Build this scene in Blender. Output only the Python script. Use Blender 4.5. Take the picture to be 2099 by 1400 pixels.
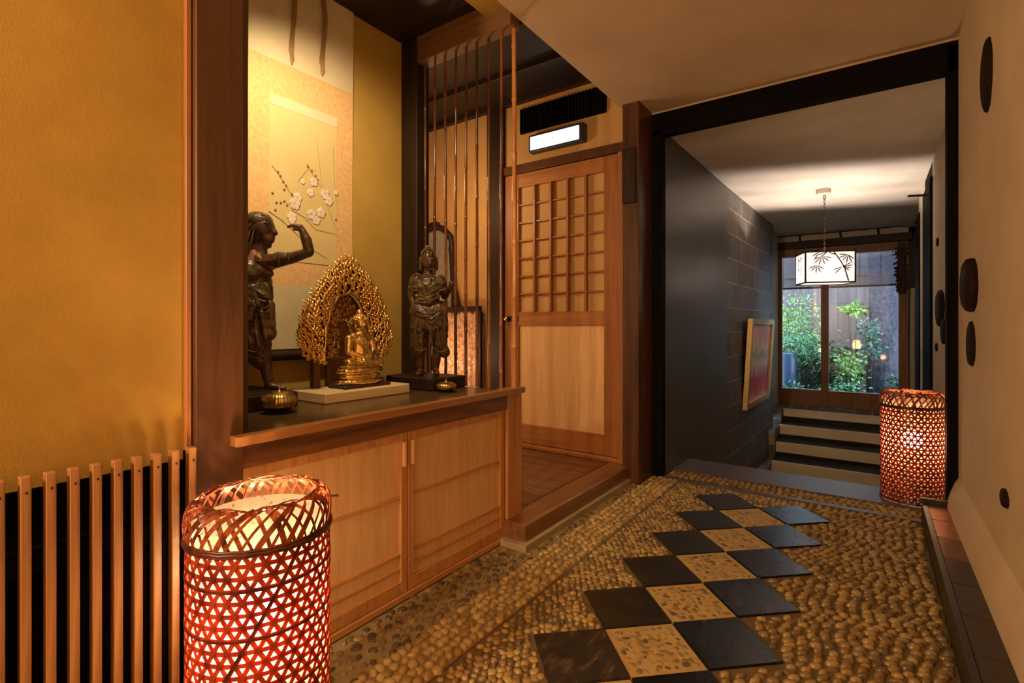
import bpy, bmesh, math, random
from mathutils import Vector, Matrix, noise
PI = math.pi
S = bpy.context.scene
COL = S.collection
for o in list(bpy.data.objects):
    bpy.data.objects.remove(o, do_unlink=True)

# ------------------------------------------------------------------ camera, world, exposure
TH = 0.61747                     # the view is turned 35.4 degrees off the corridor axis (+Y)
FPX = 1040.0
cam_data = bpy.data.cameras.new('camera')
cam = bpy.data.objects.new('camera', cam_data)
COL.objects.link(cam)
S.camera = cam
cam_data.sensor_width = 36.0
cam_data.sensor_fit = 'HORIZONTAL'
cam_data.lens = 36.0 * FPX / 2099.0
cam_data.shift_y = (668.0 - 700.0) / 2099.0
cam_data.clip_start = 0.02
cam.location = (0, 0, 1.0)
cam.rotation_euler = (PI / 2, 0, TH)

S.view_settings.view_transform = 'Standard'
S.view_settings.look = 'None'
S.view_settings.gamma = 1.0
S.view_settings.use_curve_mapping = False
S.view_settings.exposure = 0.45

world = bpy.data.worlds.new('sky')
S.world = world
world.use_nodes = True
bg = world.node_tree.nodes['Background']
bg.inputs['Color'].default_value = (0.62, 0.78, 1.0, 1)
bg.inputs['Strength'].default_value = 6.2

def lamp(name, kind, loc, power, color, size=0.1, target=None, spot=None, blend=0.5, size_y=None):
    d = bpy.data.lights.new(name, kind)
    d.energy = power
    d.color = color
    if kind == 'AREA':
        d.size = size
        if size_y:
            d.shape = 'RECTANGLE'; d.size_y = size_y
    else:
        d.shadow_soft_size = size
    if kind == 'SPOT':
        d.spot_size = spot; d.spot_blend = blend
    o = bpy.data.objects.new(name, d)
    o.location = loc
    if target is not None:
        o.rotation_euler = (Vector(target) - Vector(loc)).to_track_quat('-Z', 'Y').to_euler()
    COL.objects.link(o)
    return o

WARM = (1.0, 0.70, 0.38)
LAMP_ALCOVE = 43
lamp('alcove_downlight', 'SPOT', (-1.46, 0.88, 2.28), LAMP_ALCOVE, (1.0, 0.73, 0.40), 0.03, (-2.05, 1.44, 1.42), 1.85, 0.85)
lamp('vestibule_light', 'POINT', (-2.45, 2.50, 1.95), 11, WARM, 0.09)
lamp('vestibule_low_light', 'POINT', (-2.95, 2.62, 0.75), 7, WARM, 0.08)
lamp('corridor_light', 'POINT', (-1.15, -1.05, 1.65), 74, (1.0, 0.74, 0.45), 0.08)
lamp('corridor_fill_rear', 'POINT', (-1.173, -1.4, 1.0), 16, WARM, 0.08)  # added fill for the floor and right side, no lamp stands there

# ------------------------------------------------------------------ helpers
rnd = random.Random(7)
C0 = Vector((0, 0, 1.0))
FW = Vector((-math.sin(TH), math.cos(TH), 0)); RT = Vector((math.cos(TH), math.sin(TH), 0)); UP = Vector((0, 0, 1))

class MB:
    """collects shapes, links them as one mesh object"""
    def __init__(s): s.v = []; s.f = []; s.smooth = []; s.tint = []
    def add(s, vs, fs, smooth=False, tint=None):
        n = len(s.v); s.v += [tuple(v) for v in vs]
        s.f += [tuple(i + n for i in f) for f in fs]
        s.smooth += [smooth] * len(fs)
        s.tint += [0.5 if tint is None else tint] * len(vs)
        return s
    def box(s, x0, x1, y0, y1, z0, z1, tint=None):
        return s.obox([(x0,y0,z0),(x1,y0,z0),(x1,y1,z0),(x0,y1,z0),(x0,y0,z1),(x1,y0,z1),(x1,y1,z1),(x0,y1,z1)], tint)
    def obox(s, c, tint=None):
        return s.add(c, [(0,3,2,1),(4,5,6,7),(0,1,5,4),(1,2,6,5),(2,3,7,6),(3,0,4,7)], False, tint)
    def cbox(s, x0, x1, y0, y1, z0, z1, b=0.003):
        """box with chamfered edges"""
        b = min(b, (x1-x0)*.45, (y1-y0)*.45, (z1-z0)*.45)
        bm = bmesh.new(); bmesh.ops.create_cube(bm, size=1)
        for v in bm.verts:
            v.co = ((x0+x1)/2 + v.co.x*(x1-x0), (y0+y1)/2 + v.co.y*(y1-y0), (z0+z1)/2 + v.co.z*(z1-z0))
        bmesh.ops.bevel(bm, geom=bm.edges[:], offset=b, segments=1, affect='EDGES')
        bm.verts.index_update()
        s.add([v.co[:] for v in bm.verts], [[v.index for v in f.verts] for f in bm.faces]); bm.free(); return s
    def tube(s, pts, r, n=8, caps=True, smooth=True, tint=None, flat=1.0):
        pts = [Vector(p) for p in pts]
        rs = r if isinstance(r, (list, tuple)) else [r]*len(pts)
        vs = []; prev = None
        for i, p in enumerate(pts):
            d = (pts[min(i+1, len(pts)-1)] - pts[max(i-1, 0)]).normalized()
            if prev is None:
                a = d.cross(Vector((0,0,1)) if abs(d.z) < .9 else Vector((1,0,0))).normalized()
            else:
                a = (prev - d*prev.dot(d)).normalized()
            prev = a; b = d.cross(a)
            for k in range(n):
                t = 2*PI*k/n
                vs.append(p + a*math.cos(t)*rs[i] + b*math.sin(t)*rs[i]*flat)
        fs = []
        for i in range(len(pts)-1):
            for k in range(n):
                k2 = (k+1) % n
                fs.append((i*n+k, i*n+k2, (i+1)*n+k2, (i+1)*n+k))
        s.add(vs, fs, smooth, tint)
        if caps:
            m = len(vs)
            s.add(vs[:n], [tuple(range(n-1,-1,-1))], False, tint); s.add(vs[-n:], [tuple(range(n))], False, tint)
        return s
    def lathe(s, prof, c=(0,0,0), n=32, smooth=True, ribs=0, amp=0.0):
        vs = []
        for (r, z) in prof:
            for k in range(n):
                t = 2*PI*k/n
                rr = r*(1 + (amp*abs(math.sin(ribs*t/2)) - amp if ribs else 0))
                vs.append((c[0]+rr*math.cos(t), c[1]+rr*math.sin(t), c[2]+z))
        fs = []
        for i in range(len(prof)-1):
            for k in range(n):
                k2 = (k+1) % n
                fs.append((i*n+k, i*n+k2, (i+1)*n+k2, (i+1)*n+k))
        fs.append(tuple(range(n-1,-1,-1))); fs.append(tuple((len(prof)-1)*n+k for k in range(n)))
        return s.add(vs, fs, smooth)
    def ell(s, c, r, n=12, m=8, rot=None, smooth=True, tint=None):
        vs = []; fs = []
        for i in range(m+1):
            p = PI*i/m
            for k in range(n):
                t = 2*PI*k/n
                v = Vector((r[0]*math.sin(p)*math.cos(t), r[1]*math.sin(p)*math.sin(t), -r[2]*math.cos(p)))
                if rot: v = rot @ v
                vs.append((c[0]+v.x, c[1]+v.y, c[2]+v.z))
        for i in range(m):
            for k in range(n):
                k2 = (k+1) % n
                fs.append((i*n+k, i*n+k2, (i+1)*n+k2, (i+1)*n+k))
        return s.add(vs, fs, smooth, tint)
    def cap(s, p0, r0, p1, r1, n=10):
        """tapered capsule"""
        p0 = Vector(p0); p1 = Vector(p1)
        s.tube([p0, p1], [r0, r1], n, True)
        s.ell(p0, (r0,)*3, n, 6); s.ell(p1, (r1,)*3, n, 6); return s
    def poly(s, pts, th, nrm):
        """prism from an outline, extruded by th along nrm"""
        nrm = Vector(nrm)*th; n = len(pts)
        vs = [Vector(p) for p in pts] + [Vector(p)+nrm for p in pts]
        fs = [tuple(range(n-1,-1,-1)), tuple(range(n,2*n))] + [(i,(i+1)%n,(i+1)%n+n,i+n) for i in range(n)]
        return s.add(vs, fs)
    def build(s, name, mat, parent=None, tints=False):
        me = bpy.data.meshes.new(name)
        off = Vector(parent_base(parent)) if parent else Vector((0,0,0))
        me.from_pydata([(v[0]-off.x, v[1]-off.y, v[2]-off.z) for v in s.v], [], s.f)
        me.polygons.foreach_set('use_smooth', s.smooth)
        if tints:
            a = me.attributes.new('tint', 'FLOAT', 'POINT'); a.data.foreach_set('value', s.tint)
        me.materials.append(mat)
        me.update()
        o = bpy.data.objects.new(name, me); COL.objects.link(o)
        if parent: o.parent = parent
        return o

BASE = {}
def parent_base(p):
    x = Vector(BASE.get(p.name, p.location)) if p else Vector((0,0,0))
    if p and p.parent: pass
    return x
def thing(name, loc, label, cat, group=None):
    o = bpy.data.objects.new(name, None); COL.objects.link(o)
    o.location = loc; o.empty_display_size = .05
    BASE[o.name] = Vector(loc)
    o['label'] = label; o['category'] = cat
    if group: o['group'] = group
    return o
def sub(parent_obj):
    """remember the base of a part so that sub-parts land right"""
    BASE[parent_obj.name] = Vector(BASE.get(parent_obj.parent.name, (0,0,0))) if parent_obj.parent else Vector((0,0,0))
    return parent_obj
def tag(o, label, cat, group=None, kind=None):
    o['label'] = label; o['category'] = cat
    if group: o['group'] = group
    if kind: o['kind'] = kind
    return o
def struct(name, mb, mat, tints=False):
    o = mb.build(name, mat, None, tints); o['kind'] = 'structure'; return o
def copy_tree(o, parent=None):
    c = o.copy(); COL.objects.link(c)
    if parent: c.parent = parent
    for ch in list(o.children): copy_tree(ch, c)
    return c
def solid_blob(name, mb, mat, parent, voxel=0.005, smooth=4, disp=0.0):
    """fuse the collected shapes into one continuous surface"""
    o = mb.build(name, mat, parent)
    m = o.modifiers.new('r', 'REMESH'); m.mode = 'VOXEL'; m.voxel_size = voxel; m.use_smooth_shade = True
    if smooth:
        m = o.modifiers.new('s', 'SMOOTH'); m.iterations = smooth; m.factor = .5
    dg = bpy.context.evaluated_depsgraph_get()
    me = bpy.data.meshes.new_from_object(o.evaluated_get(dg))
    o.modifiers.clear(); old = o.data; o.data = me; me.name = name
    if not me.materials: me.materials.append(mat)
    me.polygons.foreach_set('use_smooth', [True]*len(me.polygons))
    if disp:
        nn = [v.normal.copy() for v in me.vertices]; cc = [v.co.copy() for v in me.vertices]; out = []
        for q, m_ in zip(cc, nn): out += (q + m_*disp*(noise.noise(q*55)*.6 + noise.noise(q*126)*.4))[:]
        me.vertices.foreach_set('co', out)
    bpy.data.meshes.remove(old)
    return o

# ------------------------------------------------------------------ materials
def mat_base(name):
    m = bpy.data.materials.new(name); m.use_nodes = True
    nt = m.node_tree; b = nt.nodes['Principled BSDF']
    return m, nt, b
def N(nt, kind, **kw):
    n = nt.nodes.new(kind)
    for k, v in kw.items(): setattr(n, k, v)
    return n
def coords(nt, scale=(1,1,1), rot=(0,0,0), loc=(0,0,0)):
    tc = N(nt, 'ShaderNodeTexCoord'); mp = N(nt, 'ShaderNodeMapping')
    mp.inputs['Scale'].default_value = scale; mp.inputs['Rotation'].default_value = rot; mp.inputs['Location'].default_value = loc
    nt.links.new(tc.outputs['Object'], mp.inputs['Vector']); return mp.outputs['Vector']
def ramp(nt, fac, stops):
    r = N(nt, 'ShaderNodeValToRGB')
    el = r.color_ramp.elements
    el[0].position = stops[0][0]; el[0].color = (*stops[0][1], 1)
    el[1].position = stops[-1][0]; el[1].color = (*stops[-1][1], 1)
    for p, c in stops[1:-1]:
        e = el.new(p); e.color = (*c, 1)
    nt.links.new(fac, r.inputs['Fac']); return r.outputs['Color']
def noise_tex(nt, vec, scale, detail=4, rough=.6, dist=0):
    n = N(nt, 'ShaderNodeTexNoise'); n.inputs['Scale'].default_value = scale; n.inputs['Detail'].default_value = detail
    n.inputs['Roughness'].default_value = rough; n.inputs['Distortion'].default_value = dist
    nt.links.new(vec, n.inputs['Vector']); return n.outputs['Fac']
def bump(nt, b, h, strength=.3, dist=.005):
    n = N(nt, 'ShaderNodeBump'); n.inputs['Strength'].default_value = strength; n.inputs['Distance'].default_value = dist
    nt.links.new(h, n.inputs['Height']); nt.links.new(n.outputs['Normal'], b.inputs['Normal'])
def wood(name, dark, light, axis='Z', rough=.45, grain=30, strength=.15, spec=.5):
    m, nt, b = mat_base(name)
    sc = {'X': (.06,1,1), 'Y': (1,.06,1), 'Z': (1,1,.06)}[axis]
    v = coords(nt, sc)
    f = noise_tex(nt, v, grain, 5, .65, .6)
    mid = tuple((a+c)/2 for a, c in zip(dark, light))
    c = ramp(nt, f, [(.3, dark), (.5, mid), (.72, light)])
    nt.links.new(c, b.inputs['Base Color'])
    b.inputs['Roughness'].default_value = rough
    b.inputs['Specular IOR Level'].default_value = spec
    bump(nt, b, f, strength, .002)
    return m
def plaster(name, c1, c2, scale=7, fine=160, strength=.35, rough=.9):
    m, nt, b = mat_base(name)
    v = coords(nt)
    f = noise_tex(nt, v, scale, 6, .6); g = noise_tex(nt, v, fine, 3, .6)
    nt.links.new(ramp(nt, f, [(.3, c1), (.7, c2)]), b.inputs['Base Color'])
    b.inputs['Roughness'].default_value = rough
    bump(nt, b, g, strength, .003); return m
def plain(name, col, rough=.5, metal=0.0, spec=.5):
    m, nt, b = mat_base(name)
    v = coords(nt); f = noise_tex(nt, v, 25, 4)
    nt.links.new(ramp(nt, f, [(.3, tuple(x*.82 for x in col)), (.7, tuple(min(1, x*1.12) for x in col))]), b.inputs['Base Color'])
    b.inputs['Roughness'].default_value = rough; b.inputs['Metallic'].default_value = metal
    b.inputs['Specular IOR Level'].default_value = spec
    return m
def emit(name, col, strength):
    m = bpy.data.materials.new(name); m.use_nodes = True; nt = m.node_tree; nt.nodes.clear()
    e = N(nt, 'ShaderNodeEmission'); e.inputs['Color'].default_value = (*col, 1); e.inputs['Strength'].default_value = strength
    o = N(nt, 'ShaderNodeOutputMaterial'); nt.links.new(e.outputs[0], o.inputs[0]); return m

M = {}
M['ochre'] = plaster('ochre_plaster', (.35,.20,.030), (.45,.265,.045), 5, 230, .22)
M['olive'] = plaster('olive_wallpaper', (.48,.31,.065), (.56,.37,.085), 4, 220, .15)
M['plaster_r'] = plaster('cream_plaster', (.56,.44,.29), (.66,.53,.36), 4, 90, .3)
M['ceil'] = plaster('ceiling_plaster', (.52,.37,.23), (.62,.46,.30), 3, 60, .3)
M['hallceil'] = plaster('hall_ceiling_plaster', (.55,.47,.40), (.66,.58,.51), 3, 60, .2)
M['orange_wall'] = plaster('orange_wallpaper', (.50,.28,.10), (.58,.34,.13), 4, 240, .15)
M['post'] = wood('dark_red_wood', (.050,.019,.008), (.13,.050,.018), 'Z', .38, 22)
M['cedar'] = wood('cedar_wood', (.42,.17,.05), (.66,.32,.11), 'Z', .42, 34, .1)
M['cedar_h'] = wood('cedar_wood_level', (.42,.17,.05), (.66,.32,.11), 'Y', .42, 34, .1)
M['cedar_x'] = wood('cedar_wood_cross', (.30,.11,.032), (.50,.21,.065), 'X', .42, 34, .1)
M['cedar_d'] = wood('door_frame_wood', (.26,.095,.028), (.42,.17,.052), 'Z', .42, 34, .1)
M['panel'] = wood('pale_cedar_panel', (.66,.38,.16), (.82,.52,.26), 'Z', .5, 44, .06)
M['slat'] = wood('slat_wood', (.20,.080,.026), (.50,.24,.085), 'Z', .4, 26, .1)
M['counter'] = wood('counter_wood', (.075,.045,.022), (.13,.08,.038), 'Y', .22, 20, .04)
M['nosing'] = wood('nosing_wood', (.24,.10,.032), (.38,.17,.055), 'Y', .35, 30, .06)
M['fascia'] = wood('fascia_wood', (.075,.024,.010), (.27,.105,.034), 'Y', .4, 20, .1)
M['brown_h'] = wood('brown_beam', (.15,.070,.023), (.25,.12,.042), 'X', .8, 20, .1)
M['floor_wood'] = wood('dark_floor_board', (.10,.042,.018), (.28,.13,.055), 'X', .28, 26, .1)
M['step_wood'] = wood('step_board_wood', (.14,.055,.022), (.34,.15,.06), 'Y', .3, 26, .1)
M['darkwood'] = wood('blackish_wood', (.014,.008,.005), (.040,.020,.012), 'Z', .5, 20, .1, .3)
M['black'] = wood('black_lacquered_wood', (.004,.003,.003), (.009,.007,.006), 'Z', .75, 20, .08, .05)
M['black_h'] = wood('black_lacquered_beam', (.004,.003,.003), (.009,.007,.006), 'X', .75, 20, .08, .05)
M['darkceil'] = wood('dark_ceiling_board', (.010,.006,.004), (.026,.014,.009), 'X', .5, 12, .08)
M['win_wood'] = wood('window_frame_wood', (.14,.050,.018), (.28,.11,.04), 'Z', .45, 22, .1)
M['concrete'] = plaster('pale_cement', (.36,.27,.15), (.48,.37,.21), 9, 120, .3)
M['mortar'] = plaster('brown_mortar', (.12,.078,.032), (.20,.135,.06), 14, 120, .5)
M['mortar_pale'] = plaster('tan_mortar', (.24,.17,.075), (.36,.26,.12), 14, 120, .5)
M['agg'] = plaster('tan_aggregate_cement', (.44,.31,.12), (.58,.42,.18), 20, 120, .3)
M['stand'] = wood('pale_block_wood', (.66,.50,.28), (.82,.66,.40), 'Y', .5, 40, .05)
M['bronze'] = plain('dark_bronze', (.065,.034,.016), .42, .35)
M['bulb'] = emit('lit_bulb', (1.0, .69, .36), 250)
M['bulb_r'] = emit('lit_bulb_dimmer', (1.0, .66, .34), 140)

def mat_pebble():
    m, nt, b = mat_base('river_pebbles')
    at = N(nt, 'ShaderNodeAttribute'); at.attribute_name = 'tint'
    c = ramp(nt, at.outputs['Fac'], [(0, (.060,.045,.020)), (.2, (.15,.10,.040)), (.45, (.36,.235,.080)), (.7, (.52,.36,.13)), (1, (.66,.47,.19))])
    v = coords(nt); f = noise_tex(nt, v, 60, 4)
    mx = N(nt, 'ShaderNodeMixRGB', blend_type='MULTIPLY'); mx.inputs[0].default_value = .5
    nt.links.new(c, mx.inputs[1]); nt.links.new(ramp(nt, f, [(.3, (.6,.55,.5)), (.7, (1,1,1))]), mx.inputs[2])
    nt.links.new(mx.outputs[0], b.inputs['Base Color'])
    b.inputs['Roughness'].default_value = .30
    return m
M['pebble'] = mat_pebble()

def mat_slate(name, c1, c2, rough=.3, scratch=(1,1,1), spots=False):
    m, nt, b = mat_base(name)
    v = coords(nt, scratch); f = noise_tex(nt, v, 9, 8, .7, .4)
    stops = [(.35, c1), (.65, c2)]
    if spots: stops = [(.30, c1), (.53, c2), (.66, (.13,.09,.045))]
    nt.links.new(ramp(nt, f, stops), b.inputs['Base Color'])
    r = N(nt, 'ShaderNodeMapRange'); r.inputs[3].default_value = rough*.7; r.inputs[4].default_value = rough*1.5
    nt.links.new(f, r.inputs[0]); nt.links.new(r.outputs[0], b.inputs['Roughness'])
    bump(nt, b, f, .08, .002)
    return m
M['slate'] = mat_slate('black_slate', (.006,.006,.008), (.014,.012,.014), .24)
M['slate_worn'] = mat_slate('worn_slate', (.008,.007,.005), (.034,.024,.012), .38)
M['slate_scratched'] = mat_slate('scratched_slate', (.012,.010,.008), (.035,.026,.015), .5, (3,1,1), True)
M['slate_panel'] = mat_slate('slate_wall_panel', (.050,.047,.050), (.085,.080,.088), .40)
M['slate_step'] = mat_slate('threshold_slate', (.085,.066,.062), (.13,.105,.10), .36)

def mat_brick(name, c1, c2, mortar, w, h, axis='YZ', msize=.004, rough=.55, bstr=.5):
    m, nt, b = mat_base(name)
    tc = N(nt, 'ShaderNodeTexCoord'); sp = N(nt, 'ShaderNodeSeparateXYZ'); cb = N(nt, 'ShaderNodeCombineXYZ')
    nt.links.new(tc.outputs['Object'], sp.inputs[0])
    nt.links.new(sp.outputs[axis[0]], cb.inputs[0]); nt.links.new(sp.outputs[axis[1]], cb.inputs[1])
    br = N(nt, 'ShaderNodeTexBrick'); nt.links.new(cb.outputs[0], br.inputs['Vector'])
    br.inputs['Scale'].default_value = 1; br.inputs['Brick Width'].default_value = w; br.inputs['Row Height'].default_value = h
    br.inputs['Mortar Size'].default_value = msize
    if axis == 'XY': br.offset = 0
    br.inputs['Color1'].default_value = (*c1, 1); br.inputs['Color2'].default_value = (*c2, 1); br.inputs['Mortar'].default_value = (*mortar, 1)
    f = noise_tex(nt, tc.outputs['Object'], 18, 6, .65)
    mx = N(nt, 'ShaderNodeMixRGB', blend_type='MULTIPLY'); mx.inputs[0].default_value = .7
    nt.links.new(br.outputs['Color'], mx.inputs[1]); nt.links.new(ramp(nt, f, [(.3, (.5,.5,.5)), (.7, (1.2,1.15,1.1))]), mx.inputs[2])
    nt.links.new(mx.outputs[0], b.inputs['Base Color'])
    b.inputs['Roughness'].default_value = rough
    inv = N(nt, 'ShaderNodeMath', operation='SUBTRACT'); inv.inputs[0].default_value = 1; nt.links.new(br.outputs['Fac'], inv.inputs[1])
    bump(nt, b, inv.outputs[0], bstr, .004)
    return m
M['brick'] = mat_brick('dark_stone_blocks', (.090,.080,.072), (.150,.130,.116), (.38,.32,.25), .40, .235, 'YZ', .005)
M['landing'] = mat_brick('landing_tile_blue_sheen', (.045,.075,.14), (.065,.10,.18), (.55,.56,.60), .185, .30, 'XY', .008, .16)  # blue in the base colour stands in for a bluish sky sheen
M['steps'] = wood('sandy_step_stone', (.70,.57,.38), (.86,.72,.50), 'X', .8, 10, .2)
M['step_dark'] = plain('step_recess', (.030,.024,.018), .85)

def mat_paper(name, col, transp, emission=0.0, flecks=False):
    m = bpy.data.materials.new(name); m.use_nodes = True; nt = m.node_tree; nt.nodes.clear()
    tr = N(nt, 'ShaderNodeBsdfTranslucent'); tr.inputs[0].default_value = (*col, 1)
    df = N(nt, 'ShaderNodeBsdfDiffuse'); df.inputs[0].default_value = (*col, 1)
    mx = N(nt, 'ShaderNodeMixShader'); mx.inputs[0].default_value = .6
    nt.links.new(df.outputs[0], mx.inputs[1]); nt.links.new(tr.outputs[0], mx.inputs[2])
    tp = N(nt, 'ShaderNodeBsdfTransparent'); m2 = N(nt, 'ShaderNodeMixShader'); m2.inputs[0].default_value = transp
    if flecks:
        f = noise_tex(nt, coords(nt), 75, 2, .5)
        c = ramp(nt, f, [(.30, tuple(x*.35 for x in col)), (.36, col)]); nt.links.new(c, tr.inputs[0]); nt.links.new(c, df.inputs[0])
    nt.links.new(mx.outputs[0], m2.inputs[1]); nt.links.new(tp.outputs[0], m2.inputs[2])
    last = m2
    if emission:
        e = N(nt, 'ShaderNodeEmission'); e.inputs[0].default_value = (*col, 1); e.inputs[1].default_value = emission
        ad = N(nt, 'ShaderNodeAddShader'); nt.links.new(m2.outputs[0], ad.inputs[0]); nt.links.new(e.outputs[0], ad.inputs[1]); last = ad
    o = N(nt, 'ShaderNodeOutputMaterial'); nt.links.new(last.outputs[0], o.inputs[0]); return m
M['liner'] = mat_paper('lantern_liner_paper', (.34,.29,.22), .42, 0.0, True)
M['washi'] = mat_paper('washi_paper', (.44,.41,.39), .0, .05)

def mat_cane(name, col, hub, transl=None):
    m, nt, b = mat_base(name)
    v = coords(nt); f = noise_tex(nt, v, 22, 3, .6)
    nt.links.new(ramp(nt, f, [(.40, hub), (.56, col)]), b.inputs['Base Color'])
    b.inputs['Roughness'].default_value = .35
    if transl:
        tr = N(nt, 'ShaderNodeBsdfTranslucent'); tr.inputs[0].default_value = (*transl, 1)
        mx = N(nt, 'ShaderNodeMixShader'); mx.inputs[0].default_value = .18
        nt.links.new(b.outputs[0], mx.inputs[1]); nt.links.new(tr.outputs[0], mx.inputs[2])
        nt.links.new(mx.outputs[0], nt.nodes['Material Output'].inputs[0])
    return m
M['cane'] = mat_cane('red_lacquered_cane', (.42,.055,.022), (.14,.018,.010), (.75,.11,.04))
M['cane_collar'] = mat_cane('brown_red_cane', (.42,.10,.035), (.10,.022,.010), (.40,.10,.03))
M['cane_dark'] = mat_cane('dark_red_cane', (.12,.024,.012), (.04,.010,.006))

def mat_gold(name, c=(.80,.48,.12), rough=.28):
    m, nt, b = mat_base(name)
    v = coords(nt); f = noise_tex(nt, v, 70, 4)
    nt.links.new(ramp(nt, f, [(.3, tuple(x*.6 for x in c)), (.65, c)]), b.inputs['Base Color'])
    b.inputs['Metallic'].default_value = 1; b.inputs['Roughness'].default_value = rough
    return m
M['gold'] = mat_gold('bright_gold', (1.0,.74,.27), .25)
M['gold_old'] = mat_gold('antique_gold', (.98,.64,.22), .30)
M['gold_dark'] = mat_gold('deep_gold', (.34,.16,.045), .42)  # darker gold for the halo backplate and inner panel
M['brass'] = mat_gold('brass', (.72,.54,.19), .28)
def mat_statue(name, c1, c2, c3):
    m, nt, b = mat_base(name)
    v = coords(nt); f = noise_tex(nt, v, 26, 6, .7)
    nt.links.new(ramp(nt, f, [(.35, c1), (.55, c2), (.75, c3)]), b.inputs['Base Color'])
    b.inputs['Roughness'].default_value = .34
    bump(nt, b, f, .3, .003); return m
M['statue_skin'] = mat_statue('weathered_dark_wood_skin', (.034,.016,.009), (.075,.034,.016), (.12,.06,.026))
M['statue_cloth'] = mat_statue('weathered_painted_drapery', (.034,.024,.012), (.095,.064,.026), (.22,.15,.06))
M['statue_skirt'] = mat_statue('weathered_painted_skirt', (.030,.020,.012), (.10,.045,.020), (.18,.12,.045))

# ================================================================== the setting
# floor: mortar bed with set pebbles
GX0, GX1 = -1.40, .21
DARKY = 3.325
fl = MB()
fl.box(-1.62, .50, -2.0, 3.60, -.20, -.006)
fs_ = MB(); fs_.box(-1.45, -1.024, -2.0, 3.32, -.02, -.0052)
# paver lattice (fitted to the photograph): square tiles 0.24 m turned against the corridor
TA = TH + .139; TS = .2385
tO = Vector((-.723, 1.543, 0))
tc_, ts_ = math.cos(TA), math.sin(TA)
def lat(c, r, z=0): return Vector((tO.x + TS*(c*tc_ - r*ts_), tO.y + TS*(c*ts_ + r*tc_), z))
def inv_lat(x, y):
    dx, dy = (x-tO.x)/TS, (y-tO.y)/TS
    return dx*tc_ + dy*ts_, -dx*ts_ + dy*tc_
dark_cells = []
for k in range(0, 7): dark_cells.append((k-2, k-2))
for k in range(1, 7): dark_cells.append((k-1, k-3))
light_cells = [(k-2, k-3) for k in range(1, 7)] 
cells = set(dark_cells + light_cells)
def pebble(mb, x, y, a, b, h, rot, tint, z=-.006, n=8):
    ca, sa = math.cos(rot), math.sin(rot)
    vs = []
    for (rr, zz) in ((1.0, 0.0), (.86, .62), (.48, .93)):
        for k in range(n):
            t = 2*PI*(k + .5*(rr < .9))/n
            px, py = a*rr*math.cos(t), b*rr*math.sin(t)
            vs.append((x + px*ca - py*sa, y + px*sa + py*ca, z + h*zz))
    vs.append((x, y, z+h))
    fs = []
    for i in range(2):
        for k in range(n):
            k2 = (k+1) % n; fs.append((i*n+k, i*n+k2, (i+1)*n+k2, (i+1)*n+k))
    for k in range(n): fs.append((2*n+k, 2*n+(k+1) % n, 3*n))
    mb.add(vs, fs, True, tint)
pb = MB()
def in_cells(x, y, m=.03):
    c, r = inv_lat(x, y); 
    for (a, b) in ((c-m, r-m), (c+m, r-m), (c-m, r+m), (c+m, r+m)):
        if (math.floor(a), math.floor(b)) in cells: return True
    return False
GROOVE = -1.02
step = .030
yy = .45
row = 0
while yy < DARKY - .02:
    row += 1
    # west strips: sparse dark stones, then packed cream cobbles
    left_lim = GX0 + .02 if yy < 1.86 else -1.235
    x = left_lim + rnd.random()*.02 + (row % 2)*.018
    while x < -1.185:
        a = rnd.uniform(.013, .021)
        pebble(pb, x, yy + rnd.uniform(-.008, .012), a, a*rnd.uniform(.65, .95), rnd.uniform(.007, .010), rnd.uniform(0, PI), rnd.choice([.12, .2, .28, .36, .45]))
        x += rnd.uniform(.040, .056)
    x = -1.185 + rnd.random()*.01
    while x < GROOVE - .012:
        a = rnd.uniform(.015, .021)
        pebble(pb, x, yy + rnd.uniform(-.009, .009), a, a*rnd.uniform(.65, .95), rnd.uniform(.009, .014), rnd.uniform(0, PI), rnd.uniform(.4, .95))
        x += rnd.uniform(.031, .038)
    yy += step
# the open field: small flat cobbles to the west, proud rounded ones in wavy rows to the east
def is_east(x, y):
    c, r = inv_lat(x, y)
    return ((c - r) > 2.0 and c > .3) or x > -.12
yy = .45; row = 0
while yy < DARKY - .02:
    row += 1
    x = GROOVE + .02 + (row % 2)*.014
    while x < GX1 - .01:
        yj = yy + rnd.uniform(-.006, .006)
        if not is_east(x, yj) and not in_cells(x, yj, .045) and yj < DARKY - .03:
            a = rnd.uniform(.010, .019)
            pebble(pb, x, yj, a, a*rnd.uniform(.55, .9), rnd.uniform(.005, .009), rnd.uniform(0, PI), rnd.uniform(.22, .78), n=7)
        x += rnd.uniform(.025, .032)
    yy += .0225
yy = .45; row = 0
while yy < DARKY:
    row += 1
    x = -1.0 + (row % 2)*.010
    while x < GX1 - .016:
        wave = .030*math.sin(x*5.5 + 1.0) + .010*math.sin(x*14 + yy)
        yj = yy + wave + rnd.uniform(-.004, .004)
        if is_east(x, yj) and not in_cells(x, yj, .06) and yj < DARKY - .03 and yj > .4:
            pebble(pb, x, yj, rnd.uniform(.0155, .022), rnd.uniform(.0085, .0125), rnd.uniform(.009, .015), .38 + rnd.uniform(-.35, .35) + .25*math.cos(x*5.5 + 1.0), rnd.uniform(.22, .62), n=9)
        x += rnd.uniform(.034, .042)
    yy += .0285
# thin pebble border beyond the dark strip
for i in range(2):
    pass
yy = 3.375
while yy < 3.52:
    x = -1.11
    while x < .33:
        pebble(pb, x, yy + rnd.uniform(-.004, .004), rnd.uniform(.014, .020), rnd.uniform(.010, .014), rnd.uniform(.010, .016), rnd.uniform(-.6, .6), rnd.uniform(.25, .6), n=7)
        x += rnd.uniform(.033, .040)
    yy += .030
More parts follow.
